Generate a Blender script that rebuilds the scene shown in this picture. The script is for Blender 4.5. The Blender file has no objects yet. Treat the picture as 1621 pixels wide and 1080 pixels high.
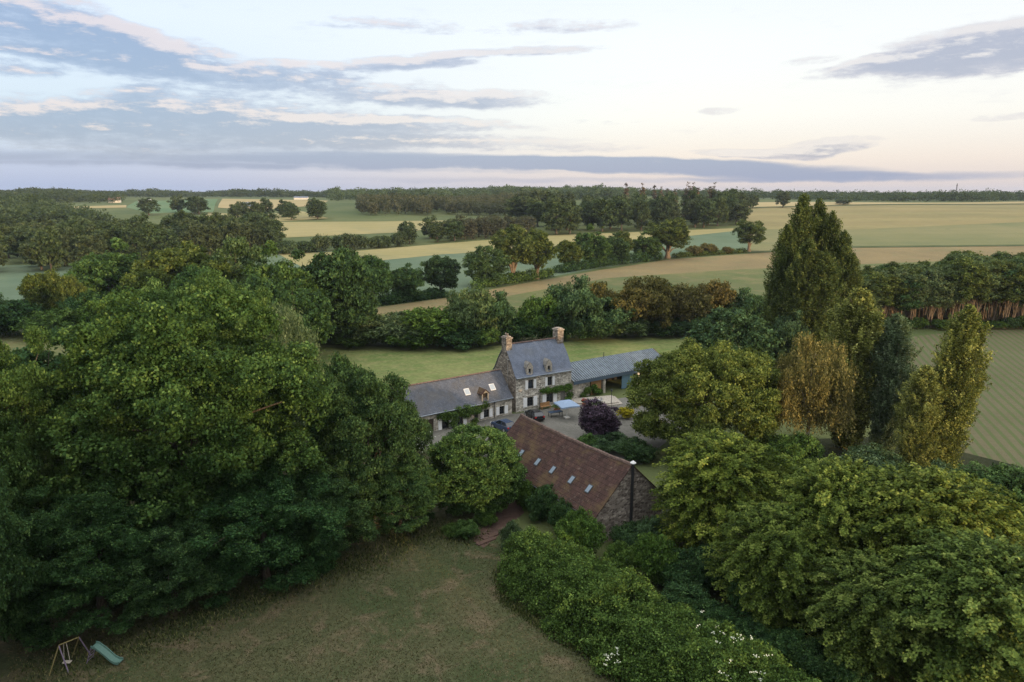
import bpy, bmesh, math, random
import numpy as np
from mathutils import Vector

C = bpy.context.scene.collection
rad = math.radians
# ------------------------------------------------------------------ camera
IMW, IMH, FPX = 1621.0, 1080.0, 1125.0
CAMH, PITCH = 34.0, rad(11.9)
cam = bpy.data.cameras.new('camera')
cam.sensor_width = 36.0
cam.lens = 36.0 * FPX / IMW
cam.clip_start, cam.clip_end = 0.5, 30000
cam_o = bpy.data.objects.new('camera', cam)
C.objects.link(cam_o)
cam_o.location = (0, 0, CAMH)
cam_o.rotation_euler = (rad(90) - PITCH, 0, 0)
bpy.context.scene.camera = cam_o
sc = bpy.context.scene
sc.view_settings.view_transform = 'Standard'
sc.view_settings.look = 'None'
sc.view_settings.exposure = 0.0
sc.view_settings.gamma = 1.0
sc.cycles.use_denoising = True
sc.cycles.denoising_prefilter = 'NONE'
sc.cycles.max_bounces = 6
sc.cycles.diffuse_bounces = 3
sc.cycles.transmission_bounces = 4
sc.cycles.volume_bounces = 0

# ------------------------------------------------------------------ sun
SUN_EL = rad(6.5)
SUN_TO = Vector((0.67, -0.742, 0)).normalized()      # horizontal direction towards the sun
sun = bpy.data.lights.new('sun', 'SUN')
sun.energy = 5.0
sun.color = (1.0, 0.70, 0.41)
sun.angle = rad(0.9)
sun_o = bpy.data.objects.new('sun', sun)
C.objects.link(sun_o)
sd = Vector((SUN_TO.x * math.cos(SUN_EL), SUN_TO.y * math.cos(SUN_EL), math.sin(SUN_EL)))
sun_o.rotation_euler = sd.to_track_quat('Z', 'Y').to_euler()
sun_o.location = sd * 300

# ------------------------------------------------------------------ node helpers
class NT:
    def __init__(s, nt):
        s.t = nt
        nt.nodes.clear()
    def n(s, typ, props=None, **ins):
        nd = s.t.nodes.new(typ)
        for k, v in (props or {}).items():
            setattr(nd, k, v)
        for k, v in ins.items():
            key = k
            if k.startswith('i') and k[1:].isdigit():
                key = int(k[1:])
            else:
                key = k.replace('_', ' ')
            s.set(nd.inputs[key], v)
        return nd
    def set(s, inp, v):
        if isinstance(v, bpy.types.NodeSocket):
            s.t.links.new(v, inp)
        elif isinstance(v, bpy.types.Node):
            s.t.links.new(v.outputs[0], inp)
        else:
            if hasattr(inp, 'default_value'):
                if isinstance(v, (tuple, list)) and len(v) == 3 and inp.type == 'RGBA':
                    v = (*v, 1)
                inp.default_value = v
    def m(s, op, a, b=0.0, c=0.0, clamp=False):
        nd = s.n('ShaderNodeMath', dict(operation=op, use_clamp=clamp), i0=a, i1=b)
        if op in ('MULTIPLY_ADD', 'WRAP', 'COMPARE', 'SMOOTH_MIN', 'SMOOTH_MAX'):
            s.set(nd.inputs[2], c)
        return nd.outputs[0]
    def mr(s, v, a, b, c=0.0, d=1.0, kind='SMOOTHSTEP'):
        return s.n('ShaderNodeMapRange', dict(interpolation_type=kind), i0=v, i1=a, i2=b, i3=c, i4=d).outputs[0]
    def mix(s, f, a, b, blend='MIX'):
        nd = s.n('ShaderNodeMix', dict(data_type='RGBA', blend_type=blend))
        s.set(nd.inputs[0], f); s.set(nd.inputs[6], a); s.set(nd.inputs[7], b)
        return nd.outputs[2]
    def ramp(s, f, stops, interp='LINEAR'):
        nd = s.n('ShaderNodeValToRGB', i0=f)
        r = nd.color_ramp
        r.interpolation = interp
        while len(r.elements) < len(stops):
            r.elements.new(0.5)
        for e, (p, c) in zip(r.elements, stops):
            e.position = p
            e.color = (*c, 1)
        return nd.outputs[0]
    def noise(s, vec, scale, detail=4, rough=0.55, dist=0.0):
        return s.n('ShaderNodeTexNoise', Vector=vec, Scale=scale, Detail=detail, Roughness=rough, Distortion=dist).outputs[0]
    def mapping(s, vec, scale=(1, 1, 1), rot=(0, 0, 0), loc=(0, 0, 0)):
        return s.n('ShaderNodeMapping', Vector=vec, Scale=scale, Rotation=rot, Location=loc).outputs[0]

def ray(px, py):
    dx = (px - IMW / 2) / FPX
    dy = -(py - IMH / 2) / FPX
    c, s = math.cos(PITCH), math.sin(PITCH)
    return (dx, c + dy * s, -s + dy * c)

# ------------------------------------------------------------------ world: evening sky with cloud banks
w = bpy.data.worlds.new('World')
bpy.context.scene.world = w
w.use_nodes = True
W = NT(w.node_tree)
tc = W.n('ShaderNodeTexCoord').outputs['Generated']
sep = W.n('ShaderNodeSeparateXYZ', Vector=tc)
az = W.m('MULTIPLY', W.m('ARCTAN2', sep.outputs[0], sep.outputs[1]), 57.2958)
el = W.m('MULTIPLY', W.m('ARCSINE', sep.outputs[2]), 57.2958)

CLOUDS = [  # direction of each cloud as picture offsets (turned into azimuth and elevation), half sizes, slope, weight
    (40, 38, 270, 36, -0.13, 1.1), (230, 66, 150, 18, -0.12, .8), (10, 104, 90, 12, 0, .7), (50, 80, 120, 10, -.05, .4), (180, 98, 170, 10, -.1, .38),
    (330, 112, 150, 14, -0.12, .6), (480, 110, 120, 13, 0, .75), (640, 101, 120, 9, 0.03, .9), (790, 84, 150, 8, .05, .75),
    (500, 140, 320, 20, -.03, .62), (700, 160, 170, 13, 0, .8), (800, 148, 60, 7, 0, .6), (400, 160, 200, 10, -.06, .45),
    (50, 180, 130, 26, 0, .8), (165, 166, 80, 20, 0, .7), (235, 158, 60, 18, 0, .7), (330, 182, 140, 22, 0, .7), (180, 205, 380, 32, 0, .95), (470, 208, 290, 26, -.05, .95), (650, 196, 210, 12, -.02, .75),
    (700, 226, 300, 12, -.02, .5), (940, 236, 90, 6, 0, .35),
    (1540, 84, 180, 30, .10, 1.0), (1400, 106, 120, 12, .05, .75), (1600, 64, 130, 20, .12, .6), (1570, 108, 150, 12, 0, .6),
    (1315, 230, 80, 9, .06, 1.0), (1190, 243, 110, 7, -.02, .95), (1280, 238, 60, 6, 0, .6),
    (640, 37, 130, 9, 0, .5), (860, 42, 150, 8, .02, .5), (1150, 173, 50, 5, .05, .45), (1600, 187, 60, 4, 0, .4), (950, 192, 60, 4, 0, .3), (1270, 98, 50, 5, 0, .35),
]
def cloud_density(az, el):
    base = W.n('ShaderNodeCombineXYZ', X=az, Y=el).outputs[0]
    wn = W.n('ShaderNodeTexNoise', Vector=W.mapping(base, (.11, .26, 1)), Scale=1.0, Detail=3.0, Roughness=.55)
    wsep = W.n('ShaderNodeSeparateColor', Color=wn.outputs[1])
    az2 = W.m('ADD', az, W.m('MULTIPLY', W.m('SUBTRACT', wsep.outputs[0], .5), 9.0))
    el2 = W.m('ADD', el, W.m('MULTIPLY', W.m('SUBTRACT', wsep.outputs[1], .5), 1.3))
    total = None
    for (px, py, rx, ry, sl, wt) in CLOUDS:
        d = ray(px, py)
        a0 = math.degrees(math.atan2(d[0], d[1]))
        e0 = math.degrees(math.atan2(d[2], math.hypot(d[0], d[1])))
        k = math.cos(rad(a0)) ** 2
        ra, re = math.degrees(rx / FPX) * k, math.degrees(ry / FPX)
        u = W.m('SUBTRACT', az2, a0)
        v = W.m('SUBTRACT', W.m('SUBTRACT', el2, e0), W.m('MULTIPLY', u, sl))
        r2 = W.m('ADD', W.m('POWER', W.m('ABSOLUTE', W.m('DIVIDE', u, ra * 1.15)), 2.0), W.m('POWER', W.m('ABSOLUTE', W.m('DIVIDE', v, re * 1.25)), 2.0))
        f = W.m('MULTIPLY', W.m('SUBTRACT', 1.0, r2, clamp=True), wt)
        total = f if total is None else W.m('ADD', total, f)
    total = W.m('MINIMUM', total, 1.25)
    n1 = W.n('ShaderNodeTexNoise', Vector=W.mapping(base, (.10, .72, 1)), Scale=1.0, Detail=7.0, Roughness=.6).outputs[0]
    n2 = W.n('ShaderNodeTexNoise', Vector=W.mapping(base, (.50, 1.7, 1), loc=(7, 3, 0)), Scale=1.0, Detail=9.0, Roughness=.66).outputs[0]
    nn = W.m('ADD', W.m('MULTIPLY', W.m('SUBTRACT', n1, .5), 1.9), W.m('MULTIPLY', W.m('SUBTRACT', n2, .5), 1.9))
    return W.m('ADD', W.m('MULTIPLY', total, 1.0), W.m('MULTIPLY', nn, W.mr(total, 0.0, .35, .35, 1.0)))
BANDS = [(260, 252, 720, 9, -.008, .65), (500, 267, 520, 5, -.008, .5), (780, 256, 420, 11, -.012, 1.0), (1060, 264, 330, 11, -.035, 1.1), (1380, 280, 330, 7, .0, .6), (400, 236, 330, 8, -.01, .45), (900, 285, 500, 5, 0, .35)]
def band_density(az, el):
    base = W.n('ShaderNodeCombineXYZ', X=az, Y=el).outputs[0]
    wv = W.n('ShaderNodeTexNoise', Vector=W.mapping(base, (.16, .5, 1), loc=(4, 9, 0)), Scale=1.0, Detail=5.0, Roughness=.55).outputs[0]
    el2 = W.m('ADD', el, W.m('MULTIPLY', W.m('SUBTRACT', wv, .5), .9))
    total = None
    for (px, py, rx, ry, sl, wt) in BANDS:
        d = ray(px, py)
        a0 = math.degrees(math.atan2(d[0], d[1])); e0 = math.degrees(math.atan2(d[2], math.hypot(d[0], d[1])))
        k = math.cos(rad(a0)) ** 2
        u = W.m('SUBTRACT', az, a0)
        v = W.m('SUBTRACT', W.m('SUBTRACT', el2, e0), W.m('MULTIPLY', u, sl))
        r2 = W.m('ADD', W.m('POWER', W.m('ABSOLUTE', W.m('DIVIDE', u, math.degrees(rx / FPX) * k * 1.1)), 2.0), W.m('POWER', W.m('ABSOLUTE', W.m('DIVIDE', v, math.degrees(ry / FPX) * 1.2)), 2.0))
        f = W.m('MULTIPLY', W.m('SUBTRACT', 1.0, r2, clamp=True), wt)
        total = f if total is None else W.m('ADD', total, f)
    return W.m('MULTIPLY', W.m('MINIMUM', total, 1.0), W.mr(wv, .25, .6, .55, 1.0))
B0 = band_density(az, el)
D0 = cloud_density(az, el)
D1 = cloud_density(W.m('ADD', az, .5), W.m('ADD', el, .55))
mask = W.mr(D0, .02, .78)
lit = W.mr(W.m('SUBTRACT', D0, D1), .08, .8)
thick = W.mr(D0, .3, 1.25)
fx = W.mr(az, -34, 16)
eln = W.m('DIVIDE', el, 90.0, clamp=True)
veil_l = W.ramp(eln, [(0, (.34, .46, .74)), (.022, (.39, .50, .78)), (.06, (.56, .66, .84)), (.13, (.74, .81, .93)), (.20, (.74, .81, .94)), (.36, (.92, .97, 1.0)), (.6, (1.0, 1.0, 1.0)), (1, (1.0, 1.0, 1.0))])
veil_r = W.ramp(eln, [(0, (.68, .62, .66)), (.025, (.86, .77, .74)), (.06, (.96, .93, .90)), (.12, (.96, .97, .98)), (.20, (.84, .91, .97)), (.36, (.94, .98, 1.0)), (.6, (1.0, 1.0, 1.0)), (1, (1.0, 1.0, 1.0))])
veil = W.mix(fx, veil_l, veil_r)
c_dark = W.mix(fx, (.215, .30, .53), (.40, .42, .56))
c_mid = W.mix(fx, (.38, .46, .68), (.60, .58, .67))
c_lit = W.mix(fx, (.88, .71, .70), (.93, .86, .84))
c_shade = W.mix(thick, c_mid, c_dark)
c_cloud = W.mix(W.m('MULTIPLY', lit, .72), c_shade, c_lit)
skycol = W.mix(W.m('MULTIPLY', mask, .93), veil, c_cloud)
# sky brightened high overhead, out of view, to add light on the scene
high = W.mr(el, 30, 55, 1.0, 2.3)
skycol = W.n('ShaderNodeVectorMath', dict(operation='SCALE'), i0=skycol, Scale=high).outputs[0]
skycol = W.mix(W.m('MULTIPLY', W.mr(B0, .0, .8), .92), skycol, W.mix(fx, (.19, .285, .54), (.245, .335, .56)))
nish = W.n('ShaderNodeTexSky', dict(sky_type='NISHITA', sun_disc=False, sun_elevation=SUN_EL, sun_rotation=math.atan2(SUN_TO.x, SUN_TO.y)))
bg1 = W.n('ShaderNodeBackground', Color=nish, Strength=0.05)
bg2 = W.n('ShaderNodeBackground', Color=skycol, Strength=0.92)
addw = W.n('ShaderNodeAddShader', i0=bg1, i1=bg2)
W.n('ShaderNodeOutputWorld', Surface=addw)

# ------------------------------------------------------------------ terrain function
_ys = np.arange(-400, 6001, 10.0)
_prof = np.interp(_ys, [-400, 330, 420, 530, 900, 1300, 1700, 2600, 4000, 6000], [0, 0, 2.2, 6.6, 18.6, 21, 20.5, 17, 8, 0])
_k = np.hanning(13); _k /= _k.sum()
_prof = np.convolve(np.pad(_prof, 6, mode='edge'), _k, mode='valid')
def tz(x, y):
    x = np.asarray(x, float); y = np.asarray(y, float)
    p = np.interp(y, _ys, _prof)
    t = np.clip((y - 360) / 400, 0, 1); t = t * t * (3 - 2 * t)
    p = p + 2 * np.exp(-((x + 850) / 480) ** 2 - ((y - 1500) / 330) ** 2) + 6 * np.exp(-((x - 90) / 330) ** 2 - ((y - 1560) / 330) ** 2) - 5 * np.exp(-((x - 1100) / 600) ** 2 - ((y - 1700) / 400) ** 2)
    return p + t * (1.2 * np.sin(x / 230.0 + .8) + .8 * np.sin(x / 97.0 + y / 210.0))
def P(px, py, z=None):
    d = ray(px, py)
    if z is not None:
        t = (z - CAMH) / d[2]
        return d[0] * t, d[1] * t
    t, step = 20.0, 4.0
    while t < 6000:
        t += step
        if CAMH + d[2] * t < float(tz(d[0] * t, d[1] * t)):
            lo, hi = t - step, t
            for _ in range(20):
                mid = (lo + hi) / 2
                if CAMH + d[2] * mid < float(tz(d[0] * mid, d[1] * mid)): hi = mid
                else: lo = mid
            return d[0] * hi, d[1] * hi
    return d[0] * t, d[1] * t
def X_at(px, y, z):
    """ x of the point seen at px when it stands at distance y and height z """
    dep = y * math.cos(PITCH) - (z - CAMH) * math.sin(PITCH)
    return (px - IMW / 2) / FPX * dep
def Z_at(py, y):
    d = ray(IMW / 2, py)
    return CAMH + d[2] / d[1] * y

# ------------------------------------------------------------------ object helpers
def setp(o, label=None, cat=None, group=None, kind=None):
    if label: o['label'] = label
    if cat: o['category'] = cat
    if group: o['group'] = group
    if kind: o['kind'] = kind
    return o
def empty(name, loc, rz=0.0, label=None, cat=None, group=None):
    o = bpy.data.objects.new(name, None)
    o.empty_display_size = .5
    C.objects.link(o)
    o.location = loc
    o.rotation_euler = (0, 0, rz)
    return setp(o, label, cat, group)
def link(name, me, parent=None):
    o = bpy.data.objects.new(name, me)
    C.objects.link(o)
    if parent: o.parent = parent
    return o
def mesh_np(name, V, F, mats, midx=None, tint=None):
    """ V (n,3); F list of (k,4) or (k,3) index arrays """
    me = bpy.data.meshes.new(name)
    V = np.asarray(V, np.float32)
    Fs = [np.asarray(f, np.int32) for f in (F if isinstance(F, list) else [F]) if len(f)]
    nf = sum(len(f) for f in Fs)
    loops = np.concatenate([f.ravel() for f in Fs])
    tot = np.concatenate([np.full(len(f), f.shape[1], np.int32) for f in Fs])
    start = np.concatenate([[0], np.cumsum(tot)[:-1]]).astype(np.int32)
    me.vertices.add(len(V)); me.vertices.foreach_set('co', V.ravel())
    me.loops.add(len(loops)); me.loops.foreach_set('vertex_index', loops)
    me.polygons.add(nf); me.polygons.foreach_set('loop_start', start)
    for mm in mats: me.materials.append(mm)
    if midx is not None: me.polygons.foreach_set('material_index', np.asarray(midx, np.int32))
    if tint is not None:
        a = me.attributes.new('tint', 'FLOAT', 'FACE')
        a.data.foreach_set('value', np.asarray(tint, np.float32))
    me.update(calc_edges=True)
    me.validate()
    return me

class MB:
    """ collects shapes for one mesh """
    def __init__(s): s.v = []; s.f = []; s.mi = []
    def add(s, vs, fs, mi=0):
        b = len(s.v)
        s.v += [tuple(v) for v in vs]
        s.f += [tuple(b + i for i in f) for f in fs]
        s.mi += [mi] * len(fs)
        return s
    def quad(s, a, b, c, d, mi=0): return s.add([a, b, c, d], [(0, 1, 2, 3)], mi)
    def box(s, x0, x1, y0, y1, z0, z1, mi=0):
        v = [(x0, y0, z0), (x1, y0, z0), (x1, y1, z0), (x0, y1, z0), (x0, y0, z1), (x1, y0, z1), (x1, y1, z1), (x0, y1, z1)]
        return s.add(v, [(0, 3, 2, 1), (4, 5, 6, 7), (0, 1, 5, 4), (1, 2, 6, 5), (2, 3, 7, 6), (3, 0, 4, 7)], mi)
    def prism(s, prof, axis, a0, a1, mi=0):
        """ closed profile (list of 2d) extruded along 'x' (profile in y,z) or 'y' (profile in x,z) or 'z' (profile x,y) """
        def mk(p, a):
            return (a, p[0], p[1]) if axis == 'x' else ((p[0], a, p[1]) if axis == 'y' else (p[0], p[1], a))
        n = len(prof)
        v = [mk(p, a0) for p in prof] + [mk(p, a1) for p in prof]
        f = [tuple(range(n)), tuple(range(2 * n - 1, n - 1, -1))] + [(i, i + n, (i + 1) % n + n, (i + 1) % n) for i in range(n)]
        return s.add(v, f, mi)
    def tube(s, pts, r, seg=8, mi=0, caps=True):
        pts = [Vector(p) for p in pts]
        rs = r if isinstance(r, (list, tuple)) else [r] * len(pts)
        rings = []
        vs = []
        for i, p in enumerate(pts):
            d = (pts[min(i + 1, len(pts) - 1)] - pts[max(i - 1, 0)]).normalized()
            a = d.orthogonal().normalized() if i == 0 else (a - d * a.dot(d)).normalized()
            b = d.cross(a)
            for k in range(seg):
                t = 2 * math.pi * k / seg
                vs.append(p + (a * math.cos(t) + b * math.sin(t)) * rs[i])
        fs = []
        for i in range(len(pts) - 1):
            for k in range(seg):
                fs.append((i * seg + k, i * seg + (k + 1) % seg, (i + 1) * seg + (k + 1) % seg, (i + 1) * seg + k))
        if caps:
            fs.append(tuple(range(seg - 1, -1, -1)))
            fs.append(tuple((len(pts) - 1) * seg + k for k in range(seg)))
        return s.add(vs, fs, mi)
    def build(s, name, mats, parent=None, bevel=0.0, smooth=False):
        me = bpy.data.meshes.new(name)
        me.from_pydata([tuple(v) for v in s.v], [], s.f)
        for m_ in (mats if isinstance(mats, (list, tuple)) else [mats]): me.materials.append(m_)
        me.polygons.foreach_set('material_index', s.mi)
        bm = bmesh.new(); bm.from_mesh(me)
        bmesh.ops.recalc_face_normals(bm, faces=bm.faces)
        bm.to_mesh(me); bm.free()
        if smooth:
            me.polygons.foreach_set('use_smooth', [True] * len(me.polygons))
        o = link(name, me, parent)
        if bevel:
            md = o.modifiers.new('bevel', 'BEVEL'); md.width = bevel; md.segments = 2; md.limit_method = 'ANGLE'
        return o

# ------------------------------------------------------------------ materials
def newmat(name):
    m_ = bpy.data.materials.new(name)
    m_.use_nodes = True
    return m_, NT(m_.node_tree)
def finish(N, col, rough=.8, spec=.3, bump=None, bstr=.3, bdist=.05, metal=0.0, extra=None):
    b = N.n('ShaderNodeBsdfPrincipled', Base_Color=col, Roughness=rough, Metallic=metal)
    b.inputs['Specular IOR Level'].default_value = spec
    if bump is not None:
        bp = N.n('ShaderNodeBump', Strength=bstr, Distance=bdist, Height=bump)
        N.set(b.inputs['Normal'], bp.outputs[0])
    out = N.n('ShaderNodeOutputMaterial')
    N.set(out.inputs['Surface'], extra(b) if extra else b)
    return b
def plain(name, col, rough=.6, spec=.4, metal=0.0, var=.15, scale=8.0):
    m_, N = newmat(name)
    co = N.n('ShaderNodeTexCoord').outputs['Object']
    n = N.noise(co, scale, 5)
    c = N.mix(N.mr(n, .3, .7), tuple(x * (1 - var) for x in col), tuple(min(1, x * (1 + var)) for x in col))
    finish(N, c, rough, spec, metal=metal)
    return m_
def leafmat(name, dark, light, trans=.28, objvar=.10, tip=None, rough=.55):
    m_, N = newmat(name)
    t = N.n('ShaderNodeAttribute', dict(attribute_name='tint')).outputs['Fac']
    oi = N.n('ShaderNodeObjectInfo').outputs['Random']
    tp = tip or tuple(min(1, x * 1.35) for x in light)
    stops = [(0.12, tuple(x * .5 for x in dark)), (.45, tuple((a * .62 + b * .38) for a, b in zip(dark, light))), (.75, tuple(x * 1.12 for x in light)), (1.0, tuple(min(1, x * 1.2) for x in tp))]
    c = N.ramp(t, stops)
    hs = N.n('ShaderNodeHueSaturation', Color=c, Hue=N.mr(oi, 0, 1, .5 - .035 * objvar * 4, .5 + .02 * objvar * 4, 'LINEAR'),
             Saturation=N.mr(N.m('FRACT', N.m('MULTIPLY', oi, 7.31)), 0, 1, 1 - objvar * .8, 1 + objvar * .3, 'LINEAR'),
             Value=N.mr(N.m('FRACT', N.m('MULTIPLY', oi, 13.7)), 0, 1, 1 - objvar, 1 + objvar, 'LINEAR'))
    def ex(b):
        tr = N.n('ShaderNodeBsdfTranslucent', Color=N.mix(.5, hs.outputs[0], (.16, .20, .03), 'MIX'))
        return N.n('ShaderNodeMixShader', i0=trans, i1=b, i2=tr)
    finish(N, hs.outputs[0], rough, .06, extra=ex)
    return m_
def barkmat(name, a, b):
    m_, N = newmat(name)
    co = N.n('ShaderNodeTexCoord').outputs['Object']
    n = N.noise(N.mapping(co, (6, 6, 1.2)), 1.0, 6)
    finish(N, N.mix(N.mr(n, .35, .65), a, b), .9, .1, bump=n, bstr=.6, bdist=.05)
    return m_
def fieldmat(name, c1, c2, c3=None, big=.02, fine=.8, row=None, grain=.25, patch=.5, gate=.25):
    """ row = (angle, period, amount, colour, width 0..1) """
    m_, N = newmat(name)
    pos = N.n('ShaderNodeNewGeometry').outputs['Position']
    n1 = N.noise(pos, big, 6, .6, .4)
    n2 = N.noise(pos, fine, 5, .65)
    n3 = N.noise(pos, fine * 9, 3, .6)
    c = N.mix(N.mr(n1, .5 - .2, .5 + .2), c1, c2)
    if c3: c = N.mix(N.m('MULTIPLY', N.mr(N.noise(N.mapping(pos, loc=(31, 17, 0)), big * 3.1, 5, .62, .6), .5, .68), patch), c, c3)
    if row:
        for (ang, per, amt, rc, wd) in (row if isinstance(row, list) else [row]):
            wob = N.m('MULTIPLY', N.m('SUBTRACT', N.noise(pos, .02, 2), .5), 2.0)
            mp = N.mapping(pos, rot=(0, 0, -ang))
            sx = N.n('ShaderNodeSeparateXYZ', Vector=mp).outputs[1]
            fr = N.m('FRACT', N.m('DIVIDE', N.m('ADD', sx, wob), per))
            tri = N.m('ABSOLUTE', N.m('SUBTRACT', fr, .5))
            msk = N.mr(tri, .5 * wd, .5 * wd * .55 )
            msk = N.m('MULTIPLY', msk, N.mr(n2, .3, .62, gate, 1.0))
            c = N.mix(N.m('MULTIPLY', msk, amt), c, rc)
    g = N.m('MULTIPLY_ADD', N.m('ADD', N.m('SUBTRACT', n2, .5), N.m('SUBTRACT', n3, .5)), grain * 2, 1.0)
    hv = N.n('ShaderNodeHueSaturation', Color=c, Value=g)
    finish(N, hv.outputs[0], .95, .1, bump=N.m('ADD', n2, n3), bstr=.5, bdist=.12)
    return m_
def stonemat(name, a, b, mortar, scale=3.2, moss=None):
    m_, N = newmat(name)
    co = N.n('ShaderNodeTexCoord').outputs['Object']
    sepn = N.n('ShaderNodeSeparateXYZ', Vector=co)
    uv = N.n('ShaderNodeCombineXYZ', X=N.m('ADD', sepn.outputs[0], sepn.outputs[1]), Y=N.m('MULTIPLY', sepn.outputs[2], 1.7)).outputs[0]
    uvd = N.n('ShaderNodeVectorMath', dict(operation='ADD'), i0=uv, i1=N.n('ShaderNodeVectorMath', dict(operation='SCALE'), i0=N.n('ShaderNodeTexNoise', Vector=co, Scale=1.5).outputs[1], Scale=.25).outputs[0]).outputs[0]
    vo = N.n('ShaderNodeTexVoronoi', Vector=uvd, Scale=scale)
    ve = N.n('ShaderNodeTexVoronoi', dict(feature='DISTANCE_TO_EDGE'), Vector=uvd, Scale=scale)
    rnd = N.n('ShaderNodeSeparateColor', Color=vo.outputs['Color']).outputs[0]
    c = N.ramp(rnd, [(0, tuple(x * .55 for x in a)), (.35, a), (.7, b), (1, tuple(min(1, x * 1.45) for x in b))])
    joint = N.mr(ve.outputs['Distance'], .03, .10)
    c = N.mix(joint, mortar, c)
    big = N.noise(co, .45, 5, .6)
    c = N.mix(N.m('MULTIPLY', N.mr(big, .45, .7), .45), c, tuple(x * .6 for x in a))
    if moss: c = N.mix(N.m('MULTIPLY', N.mr(N.noise(co, .9, 5), .52, .68), .6), c, moss)
    finish(N, c, .92, .15, bump=joint, bstr=.7, bdist=.03)
    return m_
def roofmat(name, a, b, moss, w_, h_, mossamt=.5, rough=.6, streak=.3, spec=.3, light=None):
    """ courses of slates or tiles; rows follow the height, joints follow the ridge """
    m_, N = newmat(name)
    co = N.n('ShaderNodeTexCoord').outputs['Object']
    s_ = N.n('ShaderNodeSeparateXYZ', Vector=co)
    uv = N.n('ShaderNodeCombineXYZ', X=s_.outputs[0], Y=N.m('MULTIPLY', s_.outputs[2], 1.25)).outputs[0]
    br = N.n('ShaderNodeTexBrick', Vector=uv, Color1=(0, 0, 0, 1), Color2=(1, 1, 1, 1), Mortar=(.5, .5, .5, 1), Scale=1.0, Mortar_Size=.012, Brick_Width=w_, Row_Height=h_, Mortar_Smooth=.3)
    br.inputs['Bias'].default_value = 0.0
    r = N.n('ShaderNodeSeparateColor', Color=br.outputs['Color']).outputs[0]
    n = N.noise(co, 1.3, 6, .62)
    n2 = N.noise(N.mapping(co, (1.2, 1.2, .22)), 1.0, 5)
    c = N.mix(N.m('ADD', N.m('MULTIPLY', r, .45), N.m('MULTIPLY', N.mr(n, .3, .7), .55)), a, b)
    c = N.mix(N.m('MULTIPLY', br.outputs['Fac'], .8), c, tuple(x * .3 for x in a))
    c = N.mix(N.m('MULTIPLY', N.mr(n2, .45, .75), streak), c, tuple(x * .5 for x in a))
    if light: c = N.mix(N.m('MULTIPLY', N.mr(N.noise(N.mapping(co, loc=(9, 2, 5)), 2.6, 6, .7), .56, .72), .7), c, light)
    c = N.mix(N.m('MULTIPLY', N.mr(N.noise(N.mapping(co, loc=(3, 8, 1)), .38, 7, .65), .46, .66), mossamt), c, moss)
    fr = N.m('FRACT', N.m('DIVIDE', N.m('MULTIPLY', s_.outputs[2], 1.25), h_))
    hgt = N.m('ADD', N.m('MULTIPLY', fr, -.6), N.m('ADD', N.m('MULTIPLY', r, .5), N.m('MULTIPLY', br.outputs['Fac'], -.8)))
    finish(N, c, rough, spec, bump=hgt, bstr=.8, bdist=.04)
    return m_

M = {}
M['leaf_oak'] = leafmat('leaf_oak', (.020, .052, .014), (.070, .134, .034), tip=(.15, .22, .055), objvar=.06)
M['leaf_dark'] = leafmat('leaf_dark', (.016, .046, .018), (.050, .108, .036), tip=(.10, .17, .05), objvar=.08)
M['leaf_lime'] = leafmat('leaf_lime', (.030, .080, .018), (.088, .178, .044), tip=(.15, .235, .065), objvar=.08)
M['leaf_yellow'] = leafmat('leaf_yellow', (.044, .084, .014), (.178, .225, .040), tip=(.31, .32, .065), objvar=.06)
M['leaf_olive'] = leafmat('leaf_olive', (.032, .058, .014), (.105, .142, .034), tip=(.19, .22, .055), objvar=.08)
M['leaf_poplar'] = leafmat('leaf_poplar', (.070, .094, .022), (.250, .268, .062), tip=(.42, .41, .13), objvar=.04)
M['leaf_silver'] = leafmat('leaf_silver', (.034, .068, .028), (.092, .145, .066), tip=(.17, .23, .13), objvar=.05)
M['leaf_rust'] = leafmat('leaf_rust', (.095, .092, .028), (.245, .215, .068), tip=(.36, .30, .10), objvar=.03)
M['leaf_willow'] = leafmat('leaf_willow', (0.042, 0.077, 0.028), (0.119, 0.168, 0.067), tip=(0.196, 0.238, 0.098))
M['leaf_orange'] = leafmat('leaf_orange', (.065, .058, .02), (.165, .14, .045), tip=(.23, .19, .06), objvar=.1)  # orange sunlight on the willow thickets put into the leaf colour
M['leaf_hedge'] = leafmat('leaf_hedge', (.026, .064, .014), (.090, .165, .034), tip=(.15, .23, .05), objvar=.05)
M['leaf_purple'] = leafmat('leaf_purple', (0.026, 0.017, 0.026), (0.090, 0.060, 0.090), trans=.1, tip=(0.156, 0.108, 0.156))
M['leaf_blue'] = leafmat('leaf_blue', (.022, .055, .024), (.070, .132, .054), tip=(.11, .18, .08), objvar=.08)
M['leaf_far'] = leafmat('leaf_far', (.026, .050, .022), (.072, .104, .042), objvar=.16)
M['leaf_plant'] = leafmat('leaf_plant', (.045, .052, .034), (.095, .10, .06), objvar=.18)
M['leaf_conifer'] = leafmat('leaf_conifer', (.06, .05, .03), (.13, .09, .05), objvar=.3, trans=.1)
M['leaf_gold'] = leafmat('leaf_gold', (0.250, 0.220, 0.020), (0.500, 0.420, 0.030), tip=(0.600, 0.500, 0.050))
M['leaf_vine'] = leafmat('leaf_vine', (0.042, 0.084, 0.017), (0.119, 0.210, 0.042), tip=(0.182, 0.280, 0.056))
M['petal_white'] = plain('petal_white', (.42, .45, .35), .7)
M['petal_red'] = plain('petal_red', (.5, .03, .05), .7)
M['leaf_birch'] = leafmat('leaf_birch', (.055, .095, .044), (.145, .20, .10), tip=(.26, .31, .19), objvar=.03)
M['leaf_beech'] = leafmat('leaf_beech', (.036, .070, .014), (.128, .180, .036), tip=(.22, .26, .06), objvar=.05)
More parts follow.
